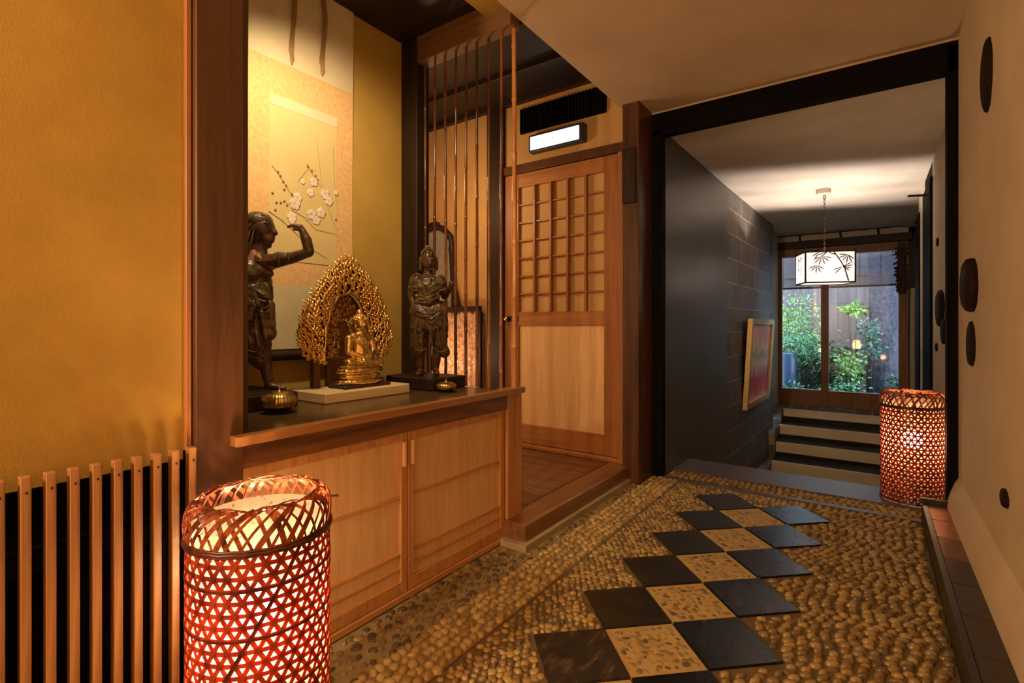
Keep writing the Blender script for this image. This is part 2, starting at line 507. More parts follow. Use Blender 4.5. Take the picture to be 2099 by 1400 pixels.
# cement grooves either side of the packed cobbles
# light exposed-aggregate squares
for (c, r) in light_cells:
    for i in range(8):
        for j in range(8):
            q = lat(c + .07 + .86*(i + .5 + rnd.uniform(-.3, .3))/8, r + .07 + .86*(j + .5 + rnd.uniform(-.3, .3))/8)
            a = rnd.uniform(.010, .019)
            pebble(pb, q.x, q.y, a, a*rnd.uniform(.5, .8), .0066, rnd.uniform(0, PI), rnd.choice([.22,.38,.44,.5,.56,.62]), n=8)
floor = struct('floor', fl, M['mortar'])
t_ = fs_.build('mortar_strip', M['mortar_pale'], floor); t_['kind'] = 'structure'
po = pb.build('pebble_paving', M['pebble'], floor, True); po['kind'] = 'structure'
mgr = MB(); mgr.box(GROOVE-.003, GROOVE+.002, .45, 1.80, -.006, -.0045); g_ = mgr.build('floor_groove', M['fascia'], floor); g_['kind'] = 'structure'
for i, (c, r) in enumerate(dark_cells):
    e = .012
    cs = [lat(c+e, r+e), lat(c+1-e, r+e), lat(c+1-e, r+1-e), lat(c+e, r+1-e)]
    mb = MB(); mb.obox([(p.x, p.y, -.02) for p in cs] + [(p.x, p.y, .003) for p in cs])
    mm = M['slate'] if i >= 7 else (M['slate_scratched'] if i in (0, 1) else M['slate_worn'])
    t_ = mb.build('slate_tile', mm, floor); t_['kind'] = 'structure'
for i, (c, r) in enumerate(light_cells):
    e = .012
    cs = [lat(c+e, r+e), lat(c+1-e, r+e), lat(c+1-e, r+1-e), lat(c+e, r+1-e)]
    mb = MB(); mb.obox([(p.x, p.y, -.02) for p in cs] + [(p.x, p.y, -.002) for p in cs])
    t_ = mb.build('aggregate_tile', M['agg'], floor); t_['kind'] = 'structure'
mb = MB(); mb.box(-1.20, .34, DARKY-.022, DARKY+.018, -.03, .006)
t_ = mb.build('floor_strip', M['slate_step'], floor); t_['kind'] = 'structure'
# threshold slab
mb = MB(); mb.cbox(-1.133, .345, 3.53, 3.885, -.06, .004, .004)
struct('trim_2', mb, M['slate_step'])
mb = MB(); mb.box(-1.133, .50, 3.60, 3.86, -1.2, -.06); struct('trim_3', mb, M['slate_panel'])

# left wall with ochre plaster and the wood louvre below
mb = MB(); mb.box(-1.52, -1.400, -2.0, .556, .668, 2.60); mb.box(-1.60, -1.50, -2.0, .60, 0, .668)
wl = struct('wall_left', mb, M['ochre'])
mb = MB(); mb.box(-1.50, -1.43, -2.0, .57, 0, .664); struct('wall_left_lower', mb, M['black'])
mb = MB(); mb.cbox(-1.50, -1.385, .5565, .5700, .69, 2.6, .002); struct('trim_4', mb, M['cedar_d'])
# big post
mb = MB(); mb.cbox(-1.52, -1.368, .572, .690, 0, 2.75, .003); mb.cbox(-1.53, -1.47, .690, .755, .70, 2.75, .003)
struct('trim_5', mb, M['post'])

# alcove shell
mb = MB(); mb.box(-2.20, -2.08, .30, 2.02, .0, 2.65); struct('wall_alcove_back', mb, M['olive'])
mb = MB(); mb.box(-2.20, -1.45, .28, .40, .0, 2.65); struct('wall_alcove_side', mb, M['olive'])
mb = MB(); mb.box(-2.20, -1.36, .28, 2.00, 2.53, 2.60)
struct('ceiling_alcove', mb, M['darkceil'])
mb = MB(); mb.box(-1.50, -1.36, .57, 1.90, 2.47, 2.75); struct('wall_alcove_lintel', mb, M['ochre'])
mb = MB(); mb.cbox(-2.09, -1.965, 1.895, 1.99, .0, 2.53, .004); struct('trim_6', mb, M['darkwood'])
mb = MB(); mb.cbox(-1.966, -1.36, 1.90, 1.98, 2.395, 2.50, .003); struct('trim_7', mb, M['brown_h'])
mb = MB(); mb.box(-2.08, -1.36, 1.90, 1.99, 2.50, 2.75); struct('wall_alcove_header', mb, M['brown_h'])

# vestibule (raised wooden floor, rear wall, ceiling)
VY = 3.15
mb = MB()
nb = 9
for i in range(nb):
    y0 = 2.0 + i*(VY+.05-2.0)/nb; mb.box(-3.5, -1.425, y0, y0 + (VY+.05-2.0)/nb - .003, .04, .098)
vf = struct('floor_vestibule', mb, M['floor_wood'])
mb = MB(); mb.cbox(-1.42, -1.275, 1.895, 3.16, .022, .100, .004); struct('trim_8', mb, M['step_wood'])
mb = MB(); mb.box(-1.44, -1.25, 1.865, 3.16, -.02, .024); struct('trim_9', mb, M['concrete'])
mb = MB()
mb.box(-3.6, -1.30, VY, VY+.12, 2.19, 2.80); mb.box(-3.6, -2.40, VY, VY+.12, .05, 2.19)
struct('wall_vestibule_rear', mb, M['orange_wall'])
mb = MB(); mb.box(-3.7, -1.2, 3.45, 3.5, -.1, 2.9); struct('black_sheet_behind_door', mb, M['black'])  # added black sheet standing in for a dark room, keeps the sky out
mb = MB(); mb.box(-3.62, -3.50, 1.99, VY+.1, 0, 2.8); struct('wall_vestibule_side', mb, M['orange_wall'])
mb = MB(); mb.box(-3.6, -2.10, 1.99, 2.06, 0, 2.75); struct('wall_vestibule_front', mb, M['orange_wall'])
mb = MB(); mb.box(-3.6, -1.2, 1.99, VY+.1, 2.695, 2.76)
cv = struct('ceiling_vestibule', mb, M['darkceil'])
for yv in (2.30, 2.72):
    mb = MB(); mb.cbox(-3.6, -1.33, yv, yv+.045, 2.655, 2.70, .003); t_ = mb.build('ceiling_batten', M['darkwood'], cv); t_['kind'] = 'structure'
mb = MB(); mb.box(-3.6, -1.3, VY-.05, VY, 2.665, 2.70); struct('trim_10', mb, M['darkwood'])
# door frame
mb = MB(); mb.cbox(-2.44, -2.30, VY-.055, VY+.06, .10, 2.70, .004); struct('trim_11', mb, M['darkwood'])
mb = MB(); mb.cbox(-2.30, -1.31, VY-.03, VY+.05, 2.145, 2.205, .003); struct('trim_12', mb, M['post'])
mb = MB(); mb.cbox(-2.30, -1.31, VY-.05, VY+.05, .10, .125, .003); struct('trim_13', mb, M['cedar_x'])
mb = MB(); mb.cbox(-1.310, -1.20, 3.07, 3.31, 0, 2.43, .004); struct('trim_14', mb, M['post'])
mb = MB(); mb.cbox(-1.37, -1.305, VY-.02, VY+.05, .12, 2.15, .003); struct('trim_15', mb, M['cedar_d'])

# main ceiling (plaster soffit), opening frame
mb = MB(); mb.box(-1.335, .50, -2.0, 3.32, 2.42, 2.80); mb.box(-1.62, -1.335, -2.0, .57, 2.42, 2.80)
struct('ceiling', mb, M['ceil'])
mb = MB(); mb.cbox(-1.20, .365, 3.30, 3.37, 2.258, 2.408, .003); struct('trim_16', mb, M['black_h'])
mb = MB(); mb.box(-1.30, .40, 3.305, 3.42, 2.38, 2.80); struct('wall_over_opening', mb, M['ceil'])
mb = MB(); mb.cbox(-1.205, -1.135, 3.30, 3.39, 0, 2.30, .003); struct('trim_17', mb, M['black'])
mb = MB(); mb.cbox(.302, .366, 3.30, 3.385, 0, 2.39, .003); struct('trim_18', mb, M['black'])

# right wall with stepped kerb
mb = MB(); mb.box(.345, .50, -2.0, 3.32, -.05, 2.80); struct('wall_right', mb, M['plaster_r'])
mb = MB()
prof = [(.30, .0), (.30, .115), (.312, .17), (.330, .225), (.350, .262), (.350, .0)]
y0, y1 = -2.0, 3.30
mb.add([(x, y0, z) for x, z in prof] + [(x, y1, z) for x, z in prof],
       [(0,1,2,3,4,5), (11,10,9,8,7,6)] + [(i, i+6, (i+1) % 6+6, (i+1) % 6) for i in range(6)], False)
struct('baseboard_right', mb, M['plaster_r'])
kb = MB(); kb.box(.203, .222, -2.0, 3.29, -.02, .112); kb.box(.203, .31, 3.27, 3.295, -.02, .135)
kerb = struct('trim_19', kb, M['slate_worn'])
M['copper'] = plain('copper_glazed_tile', (.46,.20,.10), .30, .5)
M['brown_tile'] = plain('dark_glazed_tile', (.035,.025,.020), .30)
ky = 3.268; i = 0
while ky > -1.9:
    L = .235
    mb = MB(); mb.cbox(.221, .306, ky-L, ky-.004, .02, .108, .004)
    t_ = mb.build('kerb_tile', M['copper'] if i in (0, 1) else plain('umber_tile', (.20,.085,.045), .3, .3) if i == 2 else M['brown_tile'], kerb); t_['kind'] = 'structure'
    ky -= L; i += 1
# room behind the camera
mb = MB(); mb.box(-1.62, .50, -2.12, -2.0, -.05, 2.80); struct('wall_rear', mb, M['plaster_r'])

# garden hall beyond the opening
mb = MB(); mb.add([(-1.133,3.38,-1.2),(-1.107,5.02,-1.2),(-1.107,5.02,2.30),(-1.133,3.38,2.30),(-1.25,3.38,-1.2),(-1.25,5.02,-1.2),(-1.25,5.02,2.30),(-1.25,3.38,2.30)],
                  [(0,1,2,3),(7,6,5,4),(4,5,1,0),(5,6,2,1),(6,7,3,2),(7,4,0,3)])
struct('wall_hall_left', mb, M['slate_panel'])
mb = MB(); mb.obox([(-1.25,5.02,-1.2),(-1.107,5.02,-1.2),(-1.045,7.30,-1.2),(-1.25,7.30,-1.2),(-1.25,5.02,2.32),(-1.107,5.02,2.32),(-1.045,7.30,2.32),(-1.25,7.30,2.32)])
mb.box(-1.25, -.985, 6.4, 8.0, -1.2, -.63); mb.box(-1.25, -.985, 7.0, 8.0, -1.2, -.30); mb.box(-1.25, -.985, 7.55, 8.4, -1.2, -.125)
struct('wall_hall_left_far', mb, M['brick'])
mb = MB(); mb.box(-1.30, -1.12, 7.30, 8.45, -.2, 2.45); struct('wall_hall_recess', mb, M['hallceil'])
mb = MB(); mb.box(-1.30, .60, 3.37, 8.45, 2.30, 2.45); struct('ceiling_hall', mb, M['hallceil'])
mb = MB(); mb.box(.385, .60, 3.31, 5.15, -1.2, 2.40); struct('wall_hall_right', mb, M['plaster_r'])
mb = MB(); mb.box(.385, .60, 5.86, 6.6, -1.2, 2.40); mb.box(.54, .60, 6.6, 8.45, -1.2, 2.40); struct('wall_hall_right_far', mb, M['plaster_r'])
mb = MB(); mb.cbox(.368, .60, 5.13, 5.86, -1.2, 2.17, .006); mb.box(.388, .60, 5.13, 5.90, 2.17, 2.40); struct('trim_20', mb, M['black'])
mb = MB(); mb.cbox(.374, .56, 6.40, 6.97, -1.2, 2.12, .006); struct('trim_21', mb, M['black'])
mb = MB(); mb.box(-1.3, .6, 3.6, 8.4, -1.3, -1.2); struct('floor_stairwell', mb, M['slate_panel'])
# steps: pale fronts with dark recesses
for k, (yf, zt) in enumerate([(7.75, -.125), (7.42, -.285), (7.09, -.45), (6.76, -.615), (6.43, -.78), (6.10, -.945)]):
    mb = MB(); mb.cbox(-.99, .385, yf, 8.42, zt-.062 if k else zt-.095, zt, .006)
    if k == 0: mb = MB(); mb.cbox(-.99, .385, 7.75, 7.785, -.225, -.122, .006)
    else:
        mb = MB(); mb.cbox(-.99, .385, yf, yf+.035, zt-.125, zt, .006)
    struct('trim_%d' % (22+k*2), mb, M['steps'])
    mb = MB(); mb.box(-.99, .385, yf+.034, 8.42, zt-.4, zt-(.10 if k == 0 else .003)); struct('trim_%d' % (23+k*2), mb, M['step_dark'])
mb = MB(); mb.box(-.985, .385, 7.785, 8.33, -.24, -.122); struct('floor_landing', mb, M['landing'])

# ------------------------------------------------------------------ garden window
WY = 8.35
mb = MB()
mb.cbox(-1.12, -1.075, WY-.05, WY+.06, -.125, 2.10, .003); mb.cbox(.28, .385, WY-.05, WY+.06, -.125, 2.10, .003)
mb.cbox(-1.12, .385, WY-.055, WY+.06, 1.995, 2.10, .003); mb.cbox(-1.12, .385, WY-.055, WY+.06, -.125, .092, .004)
win = struct('window_1', mb, M['win_wood'])
mb = MB(); mb.cbox(-.587, -.497, WY-.035, WY+.03, .09, 2.0, .003); t_ = mb.build('window_mullion', M['win_wood'], win); t_['kind'] = 'structure'
def mat_glass():
    m = bpy.data.materials.new('window_glass'); m.use_nodes = True; nt = m.node_tree; nt.nodes.clear()
    tp = N(nt, 'ShaderNodeBsdfTransparent'); tp.inputs[0].default_value = (.93,.96,1,1)
    gl = N(nt, 'ShaderNodeBsdfGlossy'); gl.inputs['Roughness'].default_value = .01
    fr = N(nt, 'ShaderNodeFresnel'); fr.inputs[0].default_value = 1.5
    mx = N(nt, 'ShaderNodeMixShader'); nt.links.new(fr.outputs[0], mx.inputs[0]); nt.links.new(tp.outputs[0], mx.inputs[1]); nt.links.new(gl.outputs[0], mx.inputs[2])
    o = N(nt, 'ShaderNodeOutputMaterial'); nt.links.new(mx.outputs[0], o.inputs[0]); return m
M['glass'] = mat_glass()
for a, b in ((-1.075, -.587), (-.497, .28)):
    mb = MB(); mb.box(a, b, WY-.003, WY+.003, .09, 2.0); t_ = mb.build('window_pane', M['glass'], win); t_['kind'] = 'structure'
mb = MB(); mb.cbox(-1.12, .42, WY-.10, WY+.05, 2.10, 2.205, .003); struct('trim_50', mb, M['darkwood'])
mb = MB(); mb.box(-1.12, .60, WY-.02, WY+.08, 2.20, 2.45); struct('wall_hall_end', mb, M['hallceil'])
mb = MB(); mb.box(.385, .60, WY-.02, WY+.08, -1.2, 2.45); struct('wall_hall_end_side', mb, M['darkwood'])
# lath rail under the ceiling
t = thing('ceiling_rail', (-.35, WY-.04, 2.29), 'thin dark rail on short pegs under the white ceiling above the garden window', 'rail')
MB().tube([(-1.12, WY-.06, 2.298), (.385, WY-.06, 2.298)], .011, 8).build('rail', M['darkwood'], t)
for x in (-.85, -.36, .06): MB().tube([(x, WY-.06, 2.295), (x+.01, WY-.04, 2.20)], .014, 8).build('peg', M['darkwood'], t)
# small pegs sticking out of the black post
for (y, z) in ((5.35, 2.07), (6.6, 2.02)):
    mb = MB(); mb.tube([(.376, y, z), (.24, y, z+.01)], .010, 8)
    tag(mb.build('wooden_peg', M['darkwood']), 'short dark peg jutting from the %s on the right of the garden hall' % ('near black panel' if y < 6 else 'far black panel'), 'peg', 'pegs on the black hall panels')

# ================================================================== things
# ------------------------------------------------------------------ wood louvre on the left
t = thing('slatted_screen', (-1.37, .0, 0), 'low screen of upright reddish slats along the ochre wall, beside the woven lantern in front', 'screen')
MB().cbox(-1.43, -1.376, -.60, .568, .50, .54, .002).build('rail', M['black'], t)
first = None
for k in range(28):
    yc = .560 - k*.0375
    if k == 0:
        mb = MB(); mb.cbox(-1.376, -1.352, yc-.0085, yc+.0075, 0, .703, .0012); first = mb.build('slat', M['slat'], t)
    else:
        o = first.copy(); COL.objects.link(o); o.location.y -= k*.0375
    
nl = None
for k in range(10):
    yc = .560 - k*.0375
    mb = MB(); mb.ell((-1.3515, yc, .672), (.0012, .0022, .003), 8, 5); mb.build('nail', M['darkwood'], t)

# ------------------------------------------------------------------ cabinet
CX = -1.40
t = thing('cabinet', (CX, 1.3, 0), 'low pale cedar cabinet with two sliding panel doors under the display counter', 'cabinet')
mb = MB(); mb.box(-2.07, CX-.03, .70, 1.90, .0, .615); mb.cbox(CX-.02, CX+.012, .60, 1.91, 0, .022, .002)
mb.build('body', M['cedar_h'], t)
MB().cbox(CX-.04, CX+.018, 1.912, 2.03, .0, .684, .003).build('end_post', M['cedar'], t)
MB().cbox(CX-.035, CX+.016, .60, 1.93, .612, .6852, .003).build('apron', M['fascia'], t)
def cab_door(y0, y1, xf, handle_y, lab=None):
    d = MB(); s = .030; z0, z1 = .024, .612
    d.cbox(xf-.02, xf, y0, y0+s, z0, z1, .0015); d.cbox(xf-.02, xf, y1-s, y1, z0, z1, .0015)
    d.cbox(xf-.02, xf, y0+s, y1-s, z0, z0+.045, .0015); d.cbox(xf-.02, xf, y0+s, y1-s, z1-.030, z1, .0015)
    door = sub(d.build('door', M['cedar'], t))
    MB().box(xf-.018, xf-.012, y0+s, y1-s, z0+.04, z1-.028).build('door_panel', M['panel'], door)
    for zz, w in ((.370, .010), (.160, .012), (.108, .012)):
        MB().cbox(xf-.013, xf-.003, y0+s, y1-s, zz, zz+w, .0015).build('door_rail', M['cedar_h'], door)
    MB().cbox(xf-.002, xf+.012, handle_y-.007, handle_y+.007, .487, .578, .003).build('handle', M['panel'], door)
cab_door(.600, 1.300, CX+.004, 1.282)
cab_door(1.304, 1.905, CX+.004, 1.322)

# counter
t = thing('counter', (-1.7, 1.3, .69), 'long dark glossy wooden counter shelf carrying the statues and the golden shrine', 'counter')
MB().cbox(-2.08, -1.372, .692, 1.895, .686, .703, .003).build('counter_top', M['counter'], t)
mb = MB(); mb.cbox(-1.372, -1.338, .655, 1.995, .6855, .712, .002); mb.cbox(-1.45, -1.372, 1.897, 1.995, .6855, .703, .002)
mb.build('nosing', M['nosing'], t)

# ------------------------------------------------------------------ bamboo screen poles
def bamboo(name, x, y, z0, z1, r, mat, lab, group, seed):
    rr = random.Random(seed); mb = MB(); pts = []; rs = []
    z = z0; bend = rr.uniform(-.004, .004)
    def px_(z): return (x + bend*math.sin((z-z0)*2.1), y + bend*.6*math.cos((z-z0)*2.6), z)
    nodes = []; zz = z0 + rr.uniform(.05, .25)
    while zz < z1: nodes.append(zz); zz += rr.uniform(.17, .26)
    prevz = z0; pts.append(px_(z0)); rs.append(r)
    for nz in nodes:
        k = 1 - .25*(nz-z0)/(z1-z0)
        for dz, m in ((-.10, .96), (-.010, .93), (-.004, 1.16), (.002, 1.25), (.006, 1.02), (.014, 1.0)):
            if nz+dz > pts[-1][2] + .001 and nz+dz < z1: pts.append(px_(nz+dz)); rs.append(r*m*k)
    pts.append(px_(z1)); rs.append(r*.74)
    mb.tube(pts, rs, 12)
    return tag(mb.build(name, mat), lab, 'bamboo pole', group)
def mat_bamboo(name, c1, c2):
    m, nt, b = mat_base(name)
    v = coords(nt, (1,1,.35)); f = noise_tex(nt, v, 6, 3, .6)
    nt.links.new(ramp(nt, f, [(.38, c1), (.62, c2)]), b.inputs['Base Color'])
    b.inputs['Roughness'].default_value = .2; return m
M['bamboo'] = mat_bamboo('smoked_bamboo', (.085,.026,.010), (.30,.11,.036))
M['bamboo_l'] = mat_bamboo('amber_bamboo', (.34,.12,.035), (.60,.27,.08))
SY = 1.94
ords = ['first thin smoked bamboo pole of the screen, against the dark corner post', 'second thin bamboo pole from the dark corner post', 'third thin bamboo pole from the corner post, rising behind the right statue',
        'fourth thin bamboo pole from the corner post, beside the right statue\'s shoulder', 'fifth thin bamboo pole from the dark corner post, passing the right statue\'s hand', 'sixth thin bamboo pole from the dark corner post',
        'seventh thin bamboo pole from the dark corner post', 'eighth and last thin bamboo pole, just left of the thick amber pole']
for i, px in enumerate((-1.945, -1.875, -1.800, -1.728, -1.660, -1.590, -1.515, -1.440)):
    bamboo('bamboo_pole', px, SY, .70, 2.397, .0085, M['bamboo'], ords[i], 'thin bamboo poles of the screen', i)
bamboo('bamboo_pole', -1.372, SY+.01, .712, 2.40, .0135, M['bamboo_l'], 'thick amber bamboo pole at the front end of the bamboo screen', None, 20)

# ------------------------------------------------------------------ hanging scroll
M['scroll_pale'] = plaster('scroll_pale_silk', (.72,.62,.42), (.80,.71,.50), 9, 300, .1)
M['scroll_brocade'] = plaster('scroll_orange_brocade', (.72,.44,.19), (.88,.60,.30), 60, 200, .1)
M['scroll_art'] = plaster('scroll_painting_ground', (.68,.55,.25), (.77,.64,.33), 3, 260, .1)
M['scroll_green'] = plaster('scroll_grey_green_silk', (.60,.54,.33), (.70,.63,.40), 9, 300, .1)
t = thing('hanging_scroll', (-2.07, 1.2, .85), 'tall hanging scroll with painted white plum blossom, on the back wall of the alcove', 'scroll')
XS = -2.074
# a gently bowed sheet
def sheet(y0, y1, z0, z1, dx, mat, name, par, n=10):
    mb = MB(); vs = []; 
    for j in range(n+1):
        z = z0 + (z1-z0)*j/n; b = .004*math.sin(z*3.1)
        for y, d in ((y0, 0), (y1, 0), (y1, -.0015), (y0, -.0015)): vs.append((XS+dx+b+d, y, z))
    fs = []
    for j in range(n):
        for k in range(4): fs.append((j*4+k, j*4+(k+1) % 4, j*4+4+(k+1) % 4, j*4+4+k))
    fs += [(3,2,1,0), (n*4, n*4+1, n*4+2, n*4+3)]
    return mb.add(vs, fs).build(name, mat, par)
sheet(1.062, 1.573, 2.13, 2.53, .003, M['scroll_pale'], 'upper_mount', t)
sheet(1.062, 1.573, 1.175, 2.131, .003, M['scroll_brocade'], 'brocade_mount', t)
sheet(1.062, 1.573, .90, 1.176, .003, M['scroll_green'], 'lower_mount', t)
art = sub(sheet(1.150, 1.483, 1.283, 1.985, .0055, M['scroll_art'], 'painting', t))
sheet(1.150, 1.483, 1.940, 1.984, .0065, M['scroll_pale'], 'painting_border', art)
# plum branches and blossoms
M['ink'] = plain('brown_ink', (.34,.26,.14), .8)
M['ink_dark'] = plain('black_ink', (.06,.045,.04), .8)
M['petal'] = plain('white_petal_paint', (.85,.74,.66), .8)
M['bud'] = plain('bud_paint', (.38,.14,.08), .8)
def onart(x, y):
    """photo measure -> place on the scroll's own plane (y, z)"""
    d = FW + (x-1049.5)/FPX*RT - (y-668)/FPX*UP
    k = (XS+.008 - C0.x)/d.x; p = C0 + d*k
    p.x = XS + .0075 + .004*math.sin(p.z*3.1); return p
br = MB()
for line, w in (([(558,338),(575,360),(590,385),(600,400),(618,425)], .0022), ([(650,290),(655,330),(660,370),(672,420),(690,470)], .0018), ([(630,335),(645,362),(660,385)], .0018),
                ([(552,432),(580,452),(610,480),(640,510),(672,530)], .0026), ([(612,372),(632,345),(650,350)], .0014), ([(600,430),(625,445),(648,470),(690,480)], .0022), ([(684,300),(686,360),(690,420)], .0016)):
    pts = [onart(*q) for q in line]; br.tube(pts, [w*.62*(1-.5*i/len(pts)) for i in range(len(pts))], 6, flat=.5)
br.build('branches', M['ink'], art)
fl_ = MB(); bd = MB()
for (x, y, r) in ((606,418,.026), (612,405,.022), (600,445,.022), (645,373,.020), (638,395,.018), (668,398,.024), (676,412,.022), (690,395,.012), (640,440,.024), (660,436,.024), (650,452,.020), (600,452,.016), (622,372,.012)):
    c = onart(x, y)
    for k in range(5):
        a = 2*PI*k/5 + x; fl_.ell((c.x, c.y + r*.55*math.cos(a), c.z + r*.55*math.sin(a)), (.0012, r*.52, r*.52), 9, 6)
for (x, y) in ((571,352),(576,360),(582,372),(588,380),(584,388),(600,398),(568,415),(577,415),(584,412),(590,420),(566,430),(632,340),(640,350),(648,360),(652,368),(620,462),(690,450),(560,395)):
    c = onart(x, y); bd.ell(c, (.0012, .0055, .0055), 8, 5)
fl_.build('blossoms', M['petal'], art); bd.build('buds', M['bud'], art)
MB().tube([(XS+.022, 1.03, .872), (XS+.022, 1.60, .872)], .020, 14).tube([(XS+.022, 1.575, .872), (XS+.022, 1.61, .872)], .024, 14).build('roller', M['darkwood'], t)
M['ribbon'] = plain('gilt_brown_ribbon', (.30,.17,.06), .6)
for yc, zb in ((1.235, 2.14), (1.385, 2.15)):
    mb = MB(); pts = [(XS+.02+.012*math.sin(s*5), yc + .012*math.sin(s*4)*(1-s) + .014*s, 2.53 - (2.53-zb)*s) for s in [k/14 for k in range(15)]]
    w = .011
    vs = []; 
    for i, p in enumerate(pts):
        tw = .5*math.sin(i*.55) + .35; ww = w*(1 - .0*i)
        if i == 14: ww = .001
        vs += [(p[0]-ww*math.sin(tw), p[1]-ww*math.cos(tw), p[2]), (p[0]+ww*math.sin(tw), p[1]+ww*math.cos(tw), p[2]), (p[0]+ww*math.sin(tw)+.001, p[1]+ww*math.cos(tw), p[2]), (p[0]-ww*math.sin(tw)+.001, p[1]-ww*math.cos(tw), p[2])]
    fs = []
    for i in range(14):
        for k in range(4): fs.append((i*4+k, i*4+(k+1) % 4, i*4+4+(k+1) % 4, i*4+4+k))
    mb.add(vs, fs); mb.build('ribbon', M['ribbon'], t)

# ------------------------------------------------------------------ plinths and block
mb = MB(); mb.cbox(-2.05, -1.735, .72, 1.075, .7035, .758, .004)
tag(mb.build('plinth', M['darkwood']), 'dark wooden plinth under the left statue, half hidden by the big post', 'plinth', 'dark statue plinths')
mb = MB(); mb.cbox(-1.93, -1.615, 1.655, 1.885, .7035, .760, .004)
tag(mb.build('plinth', M['darkwood']), 'dark wooden plinth under the right statue, in front of the bamboo poles', 'plinth', 'dark statue plinths')
mb = MB(); mb.cbox(-1.935, -1.677, 1.150, 1.578, .7035, .744, .004)
tag(mb.build('display_block', M['stand']), 'pale wooden block under the golden buddha shrine', 'block')

# ------------------------------------------------------------------ statues
def P(x, y, D, dd=0.0):
    """a point of a figure: photo position at distance D (+dd) along the view"""
    return C0 + (FW + (x-1049.5)/FPX*RT - (y-668)/FPX*UP)*(D+dd)
def px2m(n, D): return n*D/FPX
# left statue: profile, shading its eyes with a raised hand
D = 1.925
t = thing('guardian_statue', (-1.88, 1.00, .758), 'dark wooden statue in profile shading its eyes with one hand, beside the big post', 'statue')
k = lambda n: n*D/FPX
b = MB()
b.ell(P(536,468,D), (k(26),k(26),k(28)), 16, 12); b.ell(P(520,470,D), (k(24),k(24),k(27)), 14, 10)          # skull
b.ell(P(545,488,D), (k(17),k(17),k(16)), 12, 8)                                                           # jaw
b.cap(P(556,464,D), k(6), P(564,478,D), k(5.5)); b.ell(P(566,479,D), (k(4),)*3, 8, 6)                     # brow, nose
b.cap(P(553,487,D), k(7), P(560,488,D), k(4.5)); b.ell(P(557,494,D), (k(6),k(6),k(4)), 8, 6)                # mouth
b.ell(P(549,504,D), (k(8),k(8),k(6)), 8, 6)                                                               # chin
b.ell(P(525,482,D,-.030), (k(5),k(5),k(9)), 8, 6)                                                           # ear
b.cap(P(532,495,D), k(15), P(528,530,D), k(19))                                                           # neck
b.cap(P(505,545,D,.0), k(34), P(520,575,D), k(36)); b.cap(P(520,575,D), k(36), P(518,620,D), k(30))           # trunk
b.cap(P(530,540,D,-.02), k(20), P(565,535,D,-.03), k(15)); b.cap(P(565,535,D,-.03), k(15), P(600,528,D,-.03), k(12)); b.cap(P(600,528,D,-.03), k(12), P(634,517,D,-.03), k(9.5))
b.cap(P(634,515,D,-.03), k(10), P(628,492,D,-.03), k(10.5)); b.cap(P(628,492,D,-.03), k(10.5), P(619,471,D,-.03), k(7))
b.ell(P(611,466,D,-.03), (k(11),k(10),k(6.5)), 12, 8)                                                  # palm
for j in range(4):
    o = (j-1.5)*.0075
    b.cap(P(607,464,D,-.03+o), k(3.6), P(598,462+abs(j-1.5)*.6,D,-.03+o), k(3.2)); b.cap(P(598,462,D,-.03+o), k(3.2), P(589.5+abs(j-1.3)*1.4,465,D,-.03+o), k(2.6))
b.cap(P(612,470,D,-.040), k(3.6), P(602,470,D,-.047), k(2.9))                                               # thumb
b.cap(P(495,560,D,.03), k(18), P(478,600,D,.03), k(14)); b.cap(P(478,600,D,.03), k(14), P(492,640,D,.0), k(10))   # left arm behind the post
b.cap(P(524,640,D), k(27), P(530,700,D), k(19)); b.cap(P(530,700,D), k(19), P(543,742,D), k(13)); b.cap(P(543,742,D), k(13), P(551,785,D), k(9))
b.cap(P(549,789,D), k(8.5), P(572,795,D), k(6.5)); b.cap(P(572,796,D), k(6), P(583,797,D), k(4.5))
b.cap(P(505,645,D,.0), k(26), P(485,705,D,.0), k(20)); b.cap(P(485,705,D,.0), k(20), P(480,760,D,.0), k(13)); b.cap(P(480,760,D,.0), k(11), P(482,783,D,.0), k(10)); b.cap(P(482,787,D,.0), k(7), P(500,789,D,-.01), k(5))
solid_blob('body', b, M['statue_skin'], t, .0035, 2, .0012)
c = MB()                                                                                                     # shoulder armour and jacket
c.ell(P(503,556,D,-.03), (k(38),k(30),k(34)), 14, 10); c.cap(P(500,545,D,-.02), k(30), P(535,552,D,-.02), k(21)); c.cap(P(535,552,D,-.02), k(21), P(551,560,D,-.02), k(10))
c.cap(P(512,590,D,-.01), k(38), P(516,625,D,-.01), k(36)); c.cap(P(545,588,D,-.015), k(14), P(549,612,D,-.015), k(11))
c.cap(P(500,580,D,-.05), k(9), P(546,610,D,-.045), k(6)); c.cap(P(505,570,D,-.055), k(6), P(530,625,D,-.055), k(6))
c.cap(P(488,575,D,-.05), k(16), P(494,600,D,-.05), k(14)); c.cap(P(572,531,D,-.03), k(15), P(586,530,D,-.03), k(13.5))
solid_blob('jacket', c, M['statue_cloth'], t, .0035, 1, .0025)
c = MB()                                                                                                     # sash, skirt and trousers
c.cap(P(500,628,D,-.01), k(36), P(528,632,D,-.01), k(27))
for q in range(7):
    c.cap(P(498+q*9,625,D,-.02+.006*(q % 2)), k(11), P(494+q*10,690+8*math.sin(q*2),D,-.02+.008*(q % 2)), k(12)); 
c.cap(P(524,650,D), k(32), P(528,712,D), k(27)); c.cap(P(528,712,D), k(27), P(534,738,D), k(20))
c.cap(P(505,650,D,.01), k(31), P(490,720,D,.0), k(28)); c.cap(P(520,620,D,-.06), k(6), P(512,655,D,-.06), k(7)); c.cap(P(512,655,D,-.06), k(7), P(505,650,D,-.06), k(6)); c.cap(P(536,640,D,-.05), k(6), P(545,690,D,-.045), k(5))
